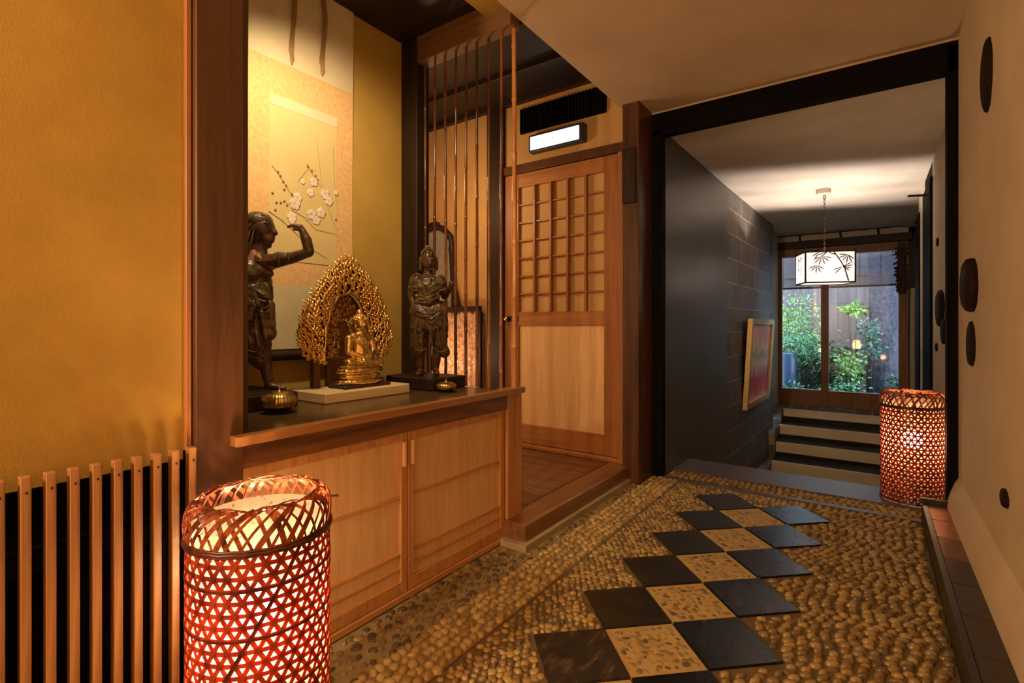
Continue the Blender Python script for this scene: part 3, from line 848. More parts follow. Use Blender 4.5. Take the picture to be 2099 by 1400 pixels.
solid_blob('skirt', c, M['statue_skirt'], t, .0035, 1, .003)
c = MB()                                                                                                     # cap of hair with a band
c.ell(P(530,454,D), (k(28.5),k(28),k(20)), 16, 10); c.ell(P(513,478,D), (k(22),k(22),k(26)), 14, 10); c.cap(P(512,500,D), k(16), P(502,522,D), k(14))
c.cap(P(514,458,D,-.040), k(2.5), P(550,457,D,-.032), k(2.5)); 
solid_blob('hair', c, M['statue_cloth'], t, .0032, 1, .0012)
c = MB(); c.cap(P(528,527,D,-.045), k(8), P(556,548,D,-.035), k(7)); c.cap(P(556,548,D,-.035), k(7), P(572,530,D,-.04), k(6)); c.cap(P(520,520,D,-.04), k(9), P(515,535,D,-.055), k(7))
solid_blob('scarf', c, plain('faded_red_scarf', (.22,.075,.030), .5), t, .003, 1, .001)

M['gilt_edge'] = mat_statue('worn_gilt_edges', (.045,.03,.014), (.11,.072,.028), (.24,.16,.06))
def folds(name, lines, D, mat, par):
    mb = MB()
    for dd, r, pts in lines:
        k_ = D/FPX; n_ = len(pts)
        # smooth the polyline
        q = []
        for i in range(n_-1):
            p0 = pts[max(i-1,0)]; p1 = pts[i]; p2 = pts[i+1]; p3 = pts[min(i+2,n_-1)]
            for s_ in range(4):
                u = s_/4; q.append(tuple(.5*((2*p1[a]) + (-p0[a]+p2[a])*u + (2*p0[a]-5*p1[a]+4*p2[a]-p3[a])*u*u + (-p0[a]+3*p1[a]-3*p2[a]+p3[a])*u**3) for a in (0,1)))
        q.append(pts[-1])
        ds = dd if isinstance(dd, tuple) else (dd, dd)
        mb.tube([P(a, b_, D, ds[0]+(ds[1]-ds[0])*i/(len(q)-1)) for i, (a, b_) in enumerate(q)], [r*k_*(.45+.55*math.sin(PI*(i+.6)/(len(q)+.2))) for i in range(len(q))], 6)
    return mb.build(name, mat, par)
folds('folds', [((-.066,-.05), 3.0, [(503,562),(515,585),(532,600),(548,606)]), ((-.066,-.05), 2.6, [(503,574),(514,598),(530,614),(546,618)]), (-.068, 2.6, [(500,590),(508,612),(524,628)]),
    ((-.06,-.045), 3.2, [(502,628),(518,634),(534,634),(551,628)]), ((-.06,-.045), 2.6, [(502,638),(518,645),(536,644),(553,636)]),
    (-.056, 2.4, [(512,650),(508,675),(514,705)]), (-.056, 2.4, [(526,648),(524,675),(530,710)]), (-.050, 2.4, [(541,646),(543,675),(546,700)]), (-.050, 2.2, [(505,715),(520,722),(540,716)]), (-.046, 2.2, [(512,728),(526,735),(544,728)])], 1.925, M['gilt_edge'], t)
folds('hair_locks', [((-.050,-.022), 1.7, [(508,466-i*.2),(522,446+i*4.0),(540,440+i*4.4),(556-i*.6,450+i*3)]) for i in range(3)] + [(-.046, 2.2, [(512,470),(508,490),(502,512)]), (-.046, 2.2, [(520,472),(515,495),(508,518)]), (-.044, 2.0, [(505,462),(501,485),(499,505)])], 1.925, M['statue_cloth'], t)
folds('armour_trim', [((-.062,-.040), 2.2, [(503,548),(520,545),(536,552),(545,562)]), ((-.054,-.054), 1.8, [(570,517),(573,530),(570,545)]), ((-.052,-.052), 1.8, [(590,517),(592,528),(590,541)]), (-.055, 1.8, [(505,536),(520,533),(534,536)])], 1.925, M['gilt_edge'], t)

# right statue: frontal, hand on hip, in front of the bamboo
D = 2.46
k = lambda n: n*D/FPX
t = thing('guardian_statue', (-1.77, 1.77, .758), 'dark wooden statue facing forward, hand on hip, in front of the bamboo poles', 'statue')
b = MB()
b.ell(P(879,532,D), (k(15),k(15),k(20)), 14, 10); b.ell(P(880,541,D,-.008), (k(12),k(12),k(13)), 12, 8)
b.cap(P(881,533,D,-.036), k(2.2), P(882,541,D,-.043), k(2.8)); b.ell(P(882,547,D,-.034), (k(4),k(4),k(1.8)), 8, 6); b.ell(P(882,553,D,-.028), (k(4),k(4),k(3)), 8, 6)
for dx in (-6, 6): b.ell(P(881+dx,531,D,-.030), (k(3),k(3),k(1.8)), 8, 6); b.ell(P(879+dx*2.5,536,D,0), (k(2.5),k(3),k(5)), 8, 6)
b.cap(P(878,552,D), k(9), P(878,568,D), k(12))
b.cap(P(862,580,D), k(17), P(896,580,D), k(15)); b.cap(P(878,585,D), k(25), P(880,625,D), k(21)); b.cap(P(880,625,D), k(21), P(880,650,D), k(24))
b.cap(P(851,578,D), k(13), P(844,606,D), k(9)); b.cap(P(844,606,D), k(8), P(850,632,D,-.02), k(7)); b.cap(P(850,632,D,-.02), k(7), P(868,648,D,-.05), k(5.5))
b.cap(P(868,648,D,-.05), k(5.5), P(874,650,D,-.06), k(4.5))
for j in range(4): b.cap(P(873,646+j*2.6,D,-.062), k(1.8), P(882,647+j*2.8,D,-.064), k(1.5))
b.cap(P(871,644,D,-.06), k(1.8), P(878,641,D,-.066), k(1.5))
b.cap(P(904,580,D), k(12), P(912,606,D), k(8.5)); b.cap(P(912,606,D), k(8), P(922,590,D,-.05), k(6)); b.cap(P(922,590,D,-.05), k(5.5), P(926,583,D,-.06), k(5))
for j in range(4): b.cap(P(922+j*2.2,581,D,-.064), k(1.7), P(920+j*3.6,575.5+abs(j-1.5),D,-.066), k(1.4))
b.cap(P(929,584,D,-.062), k(1.8), P(937,586,D,-.064), k(1.5))
b.cap(P(867,660,D), k(17), P(862,705,D), k(13)); b.cap(P(862,705,D), k(12), P(862,758,D), k(8)); b.cap(P(862,762,D), k(7), P(856,767,D,-.04), k(5.5))
b.cap(P(894,660,D), k(17), P(898,705,D), k(13)); b.cap(P(898,705,D), k(12), P(892,755,D), k(8)); b.cap(P(892,758,D), k(7), P(896,766,D,-.04), k(5.5))
solid_blob('body', b, M['statue_skin'], t, .0036, 2, .001)
c = MB()
c.ell(P(853,577,D,-.01), (k(15),k(14),k(17)), 12, 8); c.ell(P(902,579,D,-.01), (k(13),k(12),k(15)), 12, 8)
c.cap(P(866,590,D,-.012), k(19), P(892,590,D,-.012), k(18)); c.cap(P(868,585,D,-.018), k(15), P(876,615,D,-.018), k(18)); c.cap(P(885,585,D,-.018), k(14), P(882,615,D,-.018), k(18))
c.cap(P(858,612,D,-.02), k(7), P(896,596,D,-.045), k(5)); c.cap(P(856,620,D,-.03), k(6), P(898,606,D,-.045), k(5)); c.cap(P(853,606,D,-.03), k(4), P(880,622,D,-.05), k(4))
c.cap(P(840,590,D,-.01), k(5), P(858,592,D,-.03), k(5)); c.cap(P(875,568,D,-.03), k(4), P(890,573,D,-.035), k(4))
solid_blob('armour', c, M['statue_cloth'], t, .0034, 1, .0022)
c = MB()
c.cap(P(862,638,D), k(23), P(898,636,D), k(22))
for q in range(8):
    x0 = 852 + q*8.2; c.cap(P(x0,636,D,-.02-.018*math.sin(q*PI/7)), k(8), P(x0-2+q*.5, 672+6*math.sin(q*1.9), D, -.02-.02*math.sin(q*PI/7)), k(9))
c.cap(P(864,665,D), k(20), P(857,712,D), k(17)); c.cap(P(896,665,D), k(19), P(902,708,D), k(16)); c.cap(P(898,700,D), k(15), P(911,722,D), k(12))
c.cap(P(862,700,D), k(18), P(858,722,D), k(15)); c.cap(P(866,642,D,-.05), k(3.5), P(884,655,D,-.06), k(4)); c.cap(P(884,655,D,-.06), k(4), P(902,640,D,-.05), k(3.5)); c.cap(P(884,655,D,-.055), k(4), P(886,700,D,-.045), k(3.5))
c.cap(P(910,650,D,-.01), k(4), P(915,690,D,-.01), k(4))
solid_blob('skirt', c, M['statue_skirt'], t, .0034, 1, .0028)
c = MB(); c.ell(P(878,521,D,.008), (k(16),k(16),k(13)), 14, 8); c.ell(P(876,507,D,.004), (k(6),k(6),k(5)), 10, 8); c.cap(P(864,530,D,.014), k(5), P(862,552,D,.016), k(4)); c.cap(P(893,530,D,.014), k(5), P(895,552,D,.016), k(3.5))
c.cap(P(868,519,D,-.020), k(2), P(890,519,D,-.022), k(2))
solid_blob('hair', c, M['statue_cloth'], t, .0032, 1, .001)

folds('folds', [((-.050,-.062), 1.8, [(856,604),(870,606),(886,598),(900,588)]), ((-.052,-.062), 1.7, [(855,611),(870,614),(888,606),(903,596)]), ((-.052,-.060), 1.6, [(856,618),(872,621),(890,614),(904,605)]),
    (-.058, 2.0, [(852,634),(868,642),(888,642),(906,632)]), (-.060, 1.8, [(854,642),(870,651),(886,652),(905,641)]), (-.064, 2.2, [(866,644),(876,656),(884,662),(893,655),(902,642)]),
    (-.052, 1.7, [(856,655),(852,680),(857,705)]), (-.058, 1.7, [(866,658),(863,685),(866,712)]), (-.060, 1.8, [(885,664),(883,690),(888,715)]), (-.058, 1.7, [(896,655),(898,680),(902,706)]), (-.050, 1.6, [(907,652),(911,680),(914,712)]),
    (-.048, 1.7, [(848,712),(860,720),(874,714)]), (-.048, 1.7, [(890,712),(902,722),(916,716)])], 2.46, M['gilt_edge'], t)
folds('armour_trim', [((-.050,-.055), 1.8, [(860,572),(868,584),(880,588),(892,583),(900,572)]), (-.058, 1.6, [(880,588),(880,600)]), (-.044, 1.6, [(841,590),(848,595),(860,594)]), (-.044, 1.6, [(843,584),(850,589),(861,588)]), (-.040, 1.5, [(895,592),(905,595),(914,590)]), (-.042, 1.5, [(845,566),(855,561),(866,566)]), (-.040, 1.4, [(896,566),(904,563),(912,570)])], 2.46, M['gilt_edge'], t)
folds('hair_locks', [(-.026, 1.4, [(864,528),(867,516),(874,509)]), (-.032, 1.4, [(871,517),(874,509),(877,505)]), (-.034, 1.4, [(879,516),(879,508),(878,504)]), (-.032, 1.4, [(887,517),(884,509),(880,505)]), (-.026, 1.4, [(893,528),(890,516),(884,509)])], 2.46, M['statue_cloth'], t)

# ------------------------------------------------------------------ golden buddha in front of a flame mandorla
BY = 1.385; BZ = .744
t = thing('buddha_figure', (-1.775, BY, BZ), 'small seated golden buddha on a lotus pedestal, in front of the flame-shaped halo', 'figurine')
g = MB()
g.cbox(-1.835, -1.715, BY-.118, BY+.118, BZ, BZ+.014, .004)
g.build('base', M['bronze'], t)
g = MB(); 
def ring(zc, rx, ry, h, n=28, pet=0):
    vs = []; fs = []; prof = [(.86, 0), (1, .3), (1, .7), (.88, 1)]
    for (m_, zz) in prof:
        for i in range(n):
            a = 2*PI*i/n; w = 1 + (.05*math.cos(a*pet) if pet else 0)
            vs.append((-1.775 + rx*m_*w*math.cos(a), BY + ry*m_*w*math.sin(a), zc + h*zz))
    for j in range(3):
        for i in range(n): fs.append((j*n+i, j*n+(i+1) % n, (j+1)*n+(i+1) % n, (j+1)*n+i))
    fs.append(tuple(range(n-1,-1,-1))); fs.append(tuple(3*n+i for i in range(n)))
    g.add(vs, fs, True)
ring(BZ+.012, .064, .116, .022, 56, 22); ring(BZ+.032, .052, .098, .026, 40); ring(BZ+.055, .058, .108, .026, 56, 18); ring(BZ+.078, .050, .098, .014, 40)
g.build('lotus_pedestal', M['gold'], t)
b = MB(); X0 = -1.775; z = BZ+.088
b.ell((X0, BY, z+.020), (.044,.080,.024), 16, 10)
b.cap((X0+.005, BY-.035, z+.022), .024, (X0+.030, BY-.078, z+.014), .020); b.cap((X0+.005, BY+.035, z+.022), .024, (X0+.030, BY+.078, z+.014), .020)   # knees
b.cap((X0+.036, BY-.070, z+.010), .013, (X0+.048, BY+.020, z+.012), .011); b.cap((X0+.036, BY+.070, z+.012), .013, (X0+.050, BY-.020, z+.020), .011)       # crossed shins
b.cap((X0-.004, BY, z+.02), .043, (X0-.004, BY, z+.10), .038); b.cap((X0-.004, BY-.034, z+.118), .023, (X0-.004, BY+.034, z+.118), .023)                  # trunk
for sgn in (-1, 1):
    b.cap((X0-.002, BY+sgn*.054, z+.114), .019, (X0+.008, BY+sgn*.066, z+.060), .015); b.cap((X0+.008, BY+sgn*.066, z+.060), .014, (X0+.044, BY+sgn*.018, z+.036), .010)
    for j in range(3): b.cap((X0+.046, BY+sgn*(.014-.004*j), z+.036-.003*j), .0045, (X0+.052, BY-sgn*.006, z+.034-.003*j), .004)
b.cap((X0, BY, z+.125), .018, (X0, BY, z+.150), .017)
b.ell((X0+.002, BY, z+.176), (.028,.026,.034), 16, 12); b.ell((X0+.030, BY, z+.172), (.005,.004,.009), 8, 6); b.ell((X0+.024, BY, z+.158), (.006,.009,.003), 8, 6)
for sgn in (-1, 1): b.ell((X0, BY+sgn*.027, z+.166), (.006,.004,.016), 8, 6); b.ell((X0+.025, BY+sgn*.010, z+.180), (.004,.006,.002), 8, 6)
solid_blob('body', b, M['gold'], t, .0028, 3)
b = MB(); b.ell((X0-.002, BY, z+.190), (.029,.029,.028), 16, 10); b.ell((X0-.004, BY, z+.222), (.016,.016,.018), 12, 8)
rr = random.Random(3)
for j in range(150):
    a = rr.uniform(0, 2*PI); e = rr.uniform(.1, PI/2); q = Vector((math.cos(a)*math.cos(e), math.sin(a)*math.cos(e), math.sin(e)))
    b.ell((X0-.002+q.x*.029, BY+q.y*.029, z+.190+q.z*.028), (.0032,)*3, 6, 4)
b.build('hair', M['gold_old'], t)
b = MB()
for j in range(5):      # drapery folds over the shoulder and lap
    b.tube([(X0+.020+.003*j, BY-.048+.012*j, z+.112-.004*j), (X0+.040, BY-.020+.010*j, z+.080-.006*j), (X0+.036, BY+.030+.006*j, z+.058-.008*j)], [.003,.0045,.003], 6)
    b.tube([(X0+.030, BY-.070+.006*j, z+.022-.002*j), (X0+.055, BY, z+.016-.003*j), (X0+.030, BY+.070-.006*j, z+.022-.002*j)], .0035, 6)
b.build('robe_folds', M['gold'], t)

t = thing('flame_halo', (-1.86, BY, BZ), 'large pointed gilt halo of carved flames standing behind the small golden buddha', 'halo')
HX = -1.865
def outer(a):   # a: 0 at right foot .. 1 at left foot, over the tip -> (y, z) relative
    u = (a-.5)*2                       # -1..1
    w = .222*(1-abs(1-abs(u)*1.0)**2.0)
    return u, w
def outline(s):
    """s in -1..1 : left foot, tip, right foot"""
    q = abs(s)
    zz = .555 - .43*q**1.15 if q < 1 else .125
    yy_ = .232*math.sin(min(1, q*1.05)*PI/2)**.86 - (.035*max(0, (q-.82)/.18)**2)
    return (math.copysign(yy_, s), zz)
def inner(s):
    q = abs(s)
    return (math.copysign(.118*math.sin(q*PI/2)**.75, s), .395 - .30*q**1.9)
pl = MB(); n = 60; vs = []
for i in range(n+1):
    s_ = -1 + 2*i/n; o_, i_ = outline(s_), inner(s_)
    o_ = (o_[0]*.98, .06 + (o_[1]-.06)*.985)
    for (q, dx) in ((o_, -.006), (i_, -.006), (i_, .008), (o_, .004)): vs.append((HX+dx, BY+q[0], BZ+q[1]))
fs = []
for i in range(n):
    for j in range(4): fs.append((i*4+j, i*4+(j+1) % 4, i*4+4+(j+1) % 4, i*4+4+j))
pl.add(vs, fs + [(3,2,1,0), (n*4, n*4+1, n*4+2, n*4+3)], True)
pl.build('backplate', M['gold_dark'], t)
# flame tongues: little hooked flames rising over the plate
fm = MB(); rr = random.Random(11)
def flame(y, z, L, r, lean, x0):
    pts = []; rs = []
    hook = rr.choice([-1, 1])
    for i in range(7):
        u = i/6
        pts.append((HX + x0 + .010*math.sin(u*PI), BY + y + lean*L*u + hook*.30*L*math.sin(u*PI*1.3)*.5, BZ + z + L*u*(1-.12*abs(lean))))
        rs.append(max(.0006, r*(math.sin((u*.85+.15)*PI)**.7)))
    fm.tube(pts, rs, 6, True, flat=.7)
    c_ = pts[1]; R_ = r*1.35; cp = []
    for i in range(7):
        a = i*1.0; rad = R_*(1-.11*i); cp.append((c_[0]+.006, c_[1]+hook*(.004+rad*math.cos(a)), c_[2]+rad*math.sin(a)))
    fm.tube(cp, r*.42, 6, True)
for ringi in range(7):
    f_ = ringi/6
    cnt = 34 + int(30*f_)
    for i in range(cnt):
        s_ = -1 + 2*(i+.5*(ringi % 2)+.25)/cnt
        o_, i_ = outline(s_), inner(s_)
        y = i_[0] + (o_[0]-i_[0])*(.08+.86*f_); zz = i_[1] + (o_[1]-i_[1])*(.04+.86*f_)
        L = rr.uniform(.030, .042)*(.95 if ringi == 6 else 1) * (1.35 if abs(s_) < .10 and ringi == 6 else 1)
        flame(y, zz-.010, L, rr.uniform(.0058, .0078), max(-.7, min(.7, y*2.2 + (.25*math.copysign(1, s_) if ringi == 6 else 0)*min(1, abs(s_)*3))), .006 + .010*math.sin(f_*PI))
fm.build('flames', M['gold_old'], t)
# smooth cloud-like rim around the inner arch, and an inner carved panel
rm = MB(); pts = [inner(-1 + 2*i/40) for i in range(41)]
rm.tube([(HX+.012, BY+p[0]*(1.02+.035*math.sin(i*1.3)), BZ+p[1]*(1+.012*math.sin(i*1.3))) for i, p in enumerate(pts)], [.0075+.0025*math.sin(i*1.3) for i in range(41)], 8)
rm.build('inner_rim', M['gold'], t)
ip = MB(); vs = []
for i in range(n+1):
    s_ = -1+2*i/n; i_ = inner(s_); vs += [(HX-.020, BY+i_[0], BZ+i_[1]), (HX-.028, BY+i_[0], BZ+i_[1])]
ip.add(vs, [tuple(range(0, 2*n+2, 2)), tuple(range(2*n+1, 0, -2))])
ip.build('inner_panel', M['gold_dark'], t)
cl = MB()
for j in range(260):
    s_ = rr.uniform(-1, 1); i_ = inner(s_); f_ = rr.uniform(.25, .96); y = i_[0]*f_; zz = .10 + (i_[1]-.10)*f_
    if rr.random() < .5: zz = rr.uniform(.10, max(.11, i_[1])); 
    if abs(y) < .03 and zz < .25: continue
    R_ = rr.uniform(.006, .011); cl.tube([(HX-.016, BY+y+R_*(1-.1*q)*math.cos(q), BZ+zz+R_*(1-.1*q)*math.sin(q)) for q in range(7)], .0024, 5)
cl.build('scrollwork', M['gold_old'], t)
ft = MB()
for sgn in (-1, 1):
    ft.cbox(HX-.022, HX+.008, BY+sgn*.150-.016, BY+sgn*.150+.016, BZ, BZ+.14, .003)
ft.cbox(HX-.030, HX-.008, BY-.09, BY+.09, BZ, BZ+.12, .003)
ft.build('feet', M['post'], t)

# ------------------------------------------------------------------ ribbed brass pots
def pot(loc, s, lab, tall):
    t = thing('incense_burner', loc, lab, 'incense burner', 'ribbed brass burners on the counter')
    prof = [(.30, 0), (.62, .06), (.90, .28), (1.0, .52), (.95, .78), (.72, .98), (.42, 1.06), (.26, 1.04), (.20, 1.0)]
    MB().lathe([(r*s, z*s*tall + s*.12) for r, z in prof], loc, 96, True, 30, .05).build('bowl', M['brass'], t)
    MB().lathe([(.22*s, 0), (.24*s, .05*s), (.10*s, .11*s), (.05*s, .18*s), (.035*s, .30*s), (.012*s, .42*s)], (loc[0], loc[1], loc[2]+s*(1.02*tall+.12)), 16).build('finial', M['brass'], t)
    MB().lathe([(.55*s, 0), (.80*s, .02*s), (.84*s, .09*s), (.80*s, .10*s), (.5*s, .06*s)], loc, 32).build('dish', M['darkwood'], t)
pot((-1.655, .955, .7035), .058, 'larger ribbed brass incense burner below the eye-shading statue', 1.05)
pot((-1.562, 1.688, .7035), .047, 'smaller ribbed brass incense burner in front of the frontal statue', .78)
# ------------------------------------------------------------------ woven floor lanterns
LR, LH, RIM = .147, .555, .615
def cyl(a, z, r): return (r*math.cos(a), r*math.sin(a), z)
def ribbon(mb, pts, w, th, axis_z=True):
    """flat strip lying on the cylinder wall; pts are (angle, z, radius)"""
    vs = []; n = len(pts)
    for i, (a, z, r) in enumerate(pts):
        a0, z0, _ = pts[max(0, i-1)]; a1, z1, _ = pts[min(n-1, i+1)]
        da, dz = (a1-a0)*r, z1-z0; L = math.hypot(da, dz) or 1
        na, nz = -dz/L*w/2, da/L*w/2
        for sg, rr_ in ((-1, r), (1, r), (1, r+th), (-1, r+th)):
            vs.append(cyl(a + sg*na/r, z + sg*nz, rr_))
    fs = []
    for i in range(n-1):
        for k in range(4): fs.append((i*4+k, i*4+4+k, i*4+4+(k+1) % 4, i*4+(k+1) % 4))
    fs += [(0,1,2,3), ((n-1)*4+3, (n-1)*4+2, (n-1)*4+1, (n-1)*4)]
    mb.add(vs, fs, False)
def make_lantern(label, bulb_mat, cane, seed):
    t = thing('woven_lantern', (0,0,0), label, 'floor lantern', 'woven bamboo floor lanterns')
    rr = random.Random(seed)
    NA = 32; p = 2*PI/NA; h = 2*PI*LR/NA*.866; rows = int((LH-.012)/h)
    mb = MB()
    for j in range(rows+1):
        z = .012 + j*h; ribbon(mb, [(2*PI*i/96, z, LR) for i in range(97)], .0092, .0012)
    H_ = rows*h
    for sg in (-1, 1):
        for i in range(NA):
            a0 = i*p + (0 if rows % 2 == 0 else 0)
            pts = [(a0 + sg*p*.5*(j*.5), .012 + h*j*.5, LR + (.0014 if sg > 0 else -.0014)) for j in range(2*rows+1)]
            ribbon(mb, pts, .0092, .0012)
    mb.build('woven_shell', cane, t)
    # a few darker repair strips crossing the weave
    mb = MB()
    for i in range(5 if seed == 5 else 0):
        a0 = rr.uniform(0, 2*PI); sg = rr.choice([-1, 1])
        ribbon(mb, [(a0 + sg*p*.25*j, .012 + h*.5*j, LR+.003) for j in range(rr.randint(4, 20), 2*rows+1)], .0060, .0012)
    for j in ((4, 9, 14, 18) if seed == 5 else (6, 13)):
        ribbon(mb, [(2*PI*i/96, .012+h*j + .0, LR+.0028) for i in range(97)], .0042, .0010)
    mb.build('dark_strips', M['cane_dark'], t)
    # plaited collar
    mb = MB()
    zc = .012 + rows*h
    for i in range(34):
        for sg, w in ((1, rr.uniform(.005, .013)), (-1, rr.uniform(.003, .012))):
            a0 = 2*PI*i/34 + rr.uniform(-.035, .035); pts = []
            sweep = rr.uniform(.42, .62) if sg > 0 else rr.uniform(.22, .40)
            for q in range(9):
                u = q/8; pts.append((a0 + sg*sweep*u**1.15, zc + (RIM-zc)*math.sin(u*PI/2*.97), LR + .004*sg*.5 + .006*math.sin(u*PI) - .024*u**2.2))
            ribbon(mb, pts, w, .0013)
    for i in range(70):
        a0 = rr.uniform(0, 2*PI); ll = rr.uniform(.25, .7); z_ = RIM + rr.uniform(-.004, .004); r_ = LR-.024+rr.uniform(-.003, .003)
        mb.tube([cyl(a0+ll*q/5, z_ + .003*math.sin(q+i), r_+.0015*math.cos(q*1.3+i)) for q in range(6)], .0017, 5)
    for (a0) in (.55, .60):
        mb.tube([cyl(a0, RIM-.022, LR-.01), cyl(a0+.05, RIM-.026, LR+.022)], .0016, 5)
    mb.build('plaited_collar', M['cane_collar'], t)
    mb = MB()
    for dz, r_ in ((0, .0045), (.006, .0035), (-.005, .003)):
        mb.tube([cyl(2*PI*i/64, zc+dz+.001*math.sin(i*2.1), LR+.004) for i in range(65)], r_, 8, False)
    mb.build('collar_band', M['cane_dark'], t)
    mb = MB(); mb.tube([cyl(2*PI*i/64, .008, LR+.001) for i in range(65)], .006, 8, False); mb.build('foot_band', M['cane_dark'], t)
    # paper liner, bulb and its stem
    mb = MB(); vs = []; n = 64; zs = [.010, .2, .4, .53, .568]; rs_ = [LR-.006, LR-.006, LR-.006, LR-.007, LR-.011]
    for z, r in zip(zs, rs_):
        for i in range(n): vs.append(cyl(2*PI*i/n, z, r))
    fs = [(j*n+i, j*n+(i+1) % n, (j+1)*n+(i+1) % n, (j+1)*n+i) for j in range(len(zs)-1) for i in range(n)]
    mb.add(vs, fs, True); mb.build('paper_liner', M['liner'], t)
    mb = MB(); mb.ell((0,0,.345), (.052,.052,.052), 16, 10); mb.build('bulb', bulb_mat, t)
    mb = MB(); mb.lathe([(.11, 0), (.11, .012), (.03, .018), (.020, .03), (.014, .20), (.016, .30), (.016, .309)], (0,0,.006), 20); mb.build('lamp_stand', M['darkwood'], t)
    mb = MB(); 
    for a in (0, PI/2): mb.tube([cyl(a, .01, LR-.004), cyl(a+PI, .01, LR-.004)], .004, 6)
    mb.build('base_bars', M['darkwood'], t)
    return t
la = make_lantern('large glowing red woven bamboo lantern in the foreground, beside the slatted screen', M['bulb'], M['cane'], 5)
la.location = (-1.149, .619, 0); la.rotation_euler = (0, 0, .35)
lb = make_lantern('glowing red woven bamboo lantern standing on the threshold by the right jamb and stairs', M['bulb_r'], M['cane'], 9)
lb.location = (.187, 3.705, .006); lb.rotation_euler = (0, 0, 1.1)

# ------------------------------------------------------------------ vestibule door
t = thing('lattice_door', (-1.84, VY, .125), 'warm cedar sliding door with paper lattice above and plain panel below', 'door')
dx0, dx1, dz0, dz1 = -2.300, -1.372, .128, 2.142; yf = VY-.010
mb = MB(); mb.cbox(dx0, dx0+.13, yf, yf+.035, dz0, dz1, .003); mb.cbox(dx1-.100, dx1, yf, yf+.035, dz0, dz1, .003)
mb.build('stile', M['cedar_d'], t)
for za, zb in ((dz0, .268), (1.003, 1.103), (2.040, dz1)):
    MB().cbox(dx0+.085, dx1-.100, yf+.002, yf+.035, za, zb, .003).build('rail', M['cedar_x'], t)
MB().box(dx0+.08, dx1-.095, yf+.014, yf+.024, .262, 1.01).build('lower_panel', M['panel'], t)
lx0, lx1, lz0, lz1 = dx0+.13, dx1-.100, 1.103, 2.040
MB().box(lx0, lx1, yf+.030, yf+.034, lz0, lz1).build('paper', plaster('tan_door_paper', (.52,.30,.12), (.60,.36,.15), 6, 200, .05), t)
for i in range(1, 5): MB().cbox(lx0+(lx1-lx0)*i/5-.009, lx0+(lx1-lx0)*i/5+.009, yf-.004, yf+.030, lz0, lz1, .002).build('lattice_bar', M['cedar_d'], t)
for i in range(1, 7): MB().cbox(lx0, lx1, yf+.008, yf+.026, lz0+(lz1-lz0)*i/7-.006, lz0+(lz1-lz0)*i/7+.006, .002).build('lattice_bar', M['cedar_d'], t)
mb = MB(); mb.tube([(dx0+.040, yf, 1.052), (dx0+.040, yf-.030, 1.052)], .007, 10); mb.ell((dx0+.040, yf-.040, 1.052), (.018,.014,.018), 14, 10)
mb.tube([(dx0+.040, yf, 1.052), (dx0+.040, yf-.004, 1.052)], .018, 16)
kn = sub(mb.build('knob', plain('polished_steel', (.55,.50,.45), .15, 1.0), t)); kn['label'] = 'small shiny round door knob'
MB().cbox(dx0+.03, dx0+.13, yf-.004, yf, 1.03, 1.075, .002).build('knob_plate', M['post'], t)

# vent grille and emergency light above the door
t = thing('vent_grille', (-1.81, VY, 2.44), 'dark slatted vent grille in the wall above the lit sign box', 'vent')
mb = MB(); mb.cbox(-2.155, -1.455, VY-.006, VY+.02, 2.435, 2.622, .002); mb.build('backing', M['black'], t)
for i in range(26):
    x = -2.145 + .68*i/25; MB().cbox(x-.005, x+.005, VY-.022, VY-.005, 2.437, 2.620, .0015).build('slat', M['black'], t)
t = thing('exit_light', (-1.8, VY, 2.28), 'narrow lit white emergency sign box in a dark case above the lattice door', 'sign')
mb = MB(); mb.cbox(-2.048, -1.600, VY-.060, VY, 2.262, 2.388, .006); mb.build('case', plain('dark_blue_grey_case', (.018,.022,.026), .35), t)
scr = sub(MB().cbox(-2.030, -1.632, VY-.066, VY-.058, 2.276, 2.372, .003).build('lit_face', emit('lit_white_panel', (.80,.92,1.0), 1.15), t))
mk = MB()
for (x, z, w, h_) in ((-1.955,2.335,.016,.004),(-1.955,2.322,.012,.004),(-1.948,2.328,.004,.030),(-1.925,2.33,.004,.030),(-1.925,2.338,.018,.004),(-1.84,2.325,.022,.005),(-1.835,2.325,.004,.022),(-1.74,2.33,.004,.022),(-1.735,2.318,.016,.004)):
    mk.box(x-w/2, x+w/2, VY-.0668, VY-.0655, z-h_/2, z+h_/2)
mk.build('faint_marks', emit('faint_tan_marks', (.85,.62,.45), .75), scr)

# mirror and hanging brocade seen behind the bamboo
t = thing('wall_mirror', (-3.02, VY, 1.05), 'arched mirror in a dark carved frame behind the bamboo poles', 'mirror')
def arch(hw, z0, z1, k_=1.0, n=24):
    pts = [(-hw*1.12, z0)]
    for i in range(n+1):
        a = PI - PI*i/n; pts.append((hw*math.cos(a)*(1+.04*math.sin(3*a)), z1-.26 + .26*abs(math.sin(a))**.75))
    pts.append((hw*1.12, z0)); return pts
cx_ = -3.035
mb = MB(); pts = arch(.185, 1.13, 1.815)
mb.poly([(cx_+x, VY-.006, z) for x, z in pts], .004, (0,1,0))
mr = mb.build('glass', plain('mirror_glass', (.42,.45,.52), .18, .6), t)
mb = MB(); op = arch(.205, 1.10, 1.84)
mb.tube([(cx_+x, VY-.020, z) for x, z in op], [.026+.006*math.sin(i*1.9) for i in range(len(op))], 8)
mb.ell((cx_-.17, VY-.02, 1.86), (.05,.02,.03), 10, 6); mb.ell((cx_+.20, VY-.02, 1.60), (.02,.02,.05), 10, 6); mb.ell((cx_, VY-.02, 1.86), (.07,.02,.025), 10, 6)
mb.build('carved_frame', M['darkwood'], t)
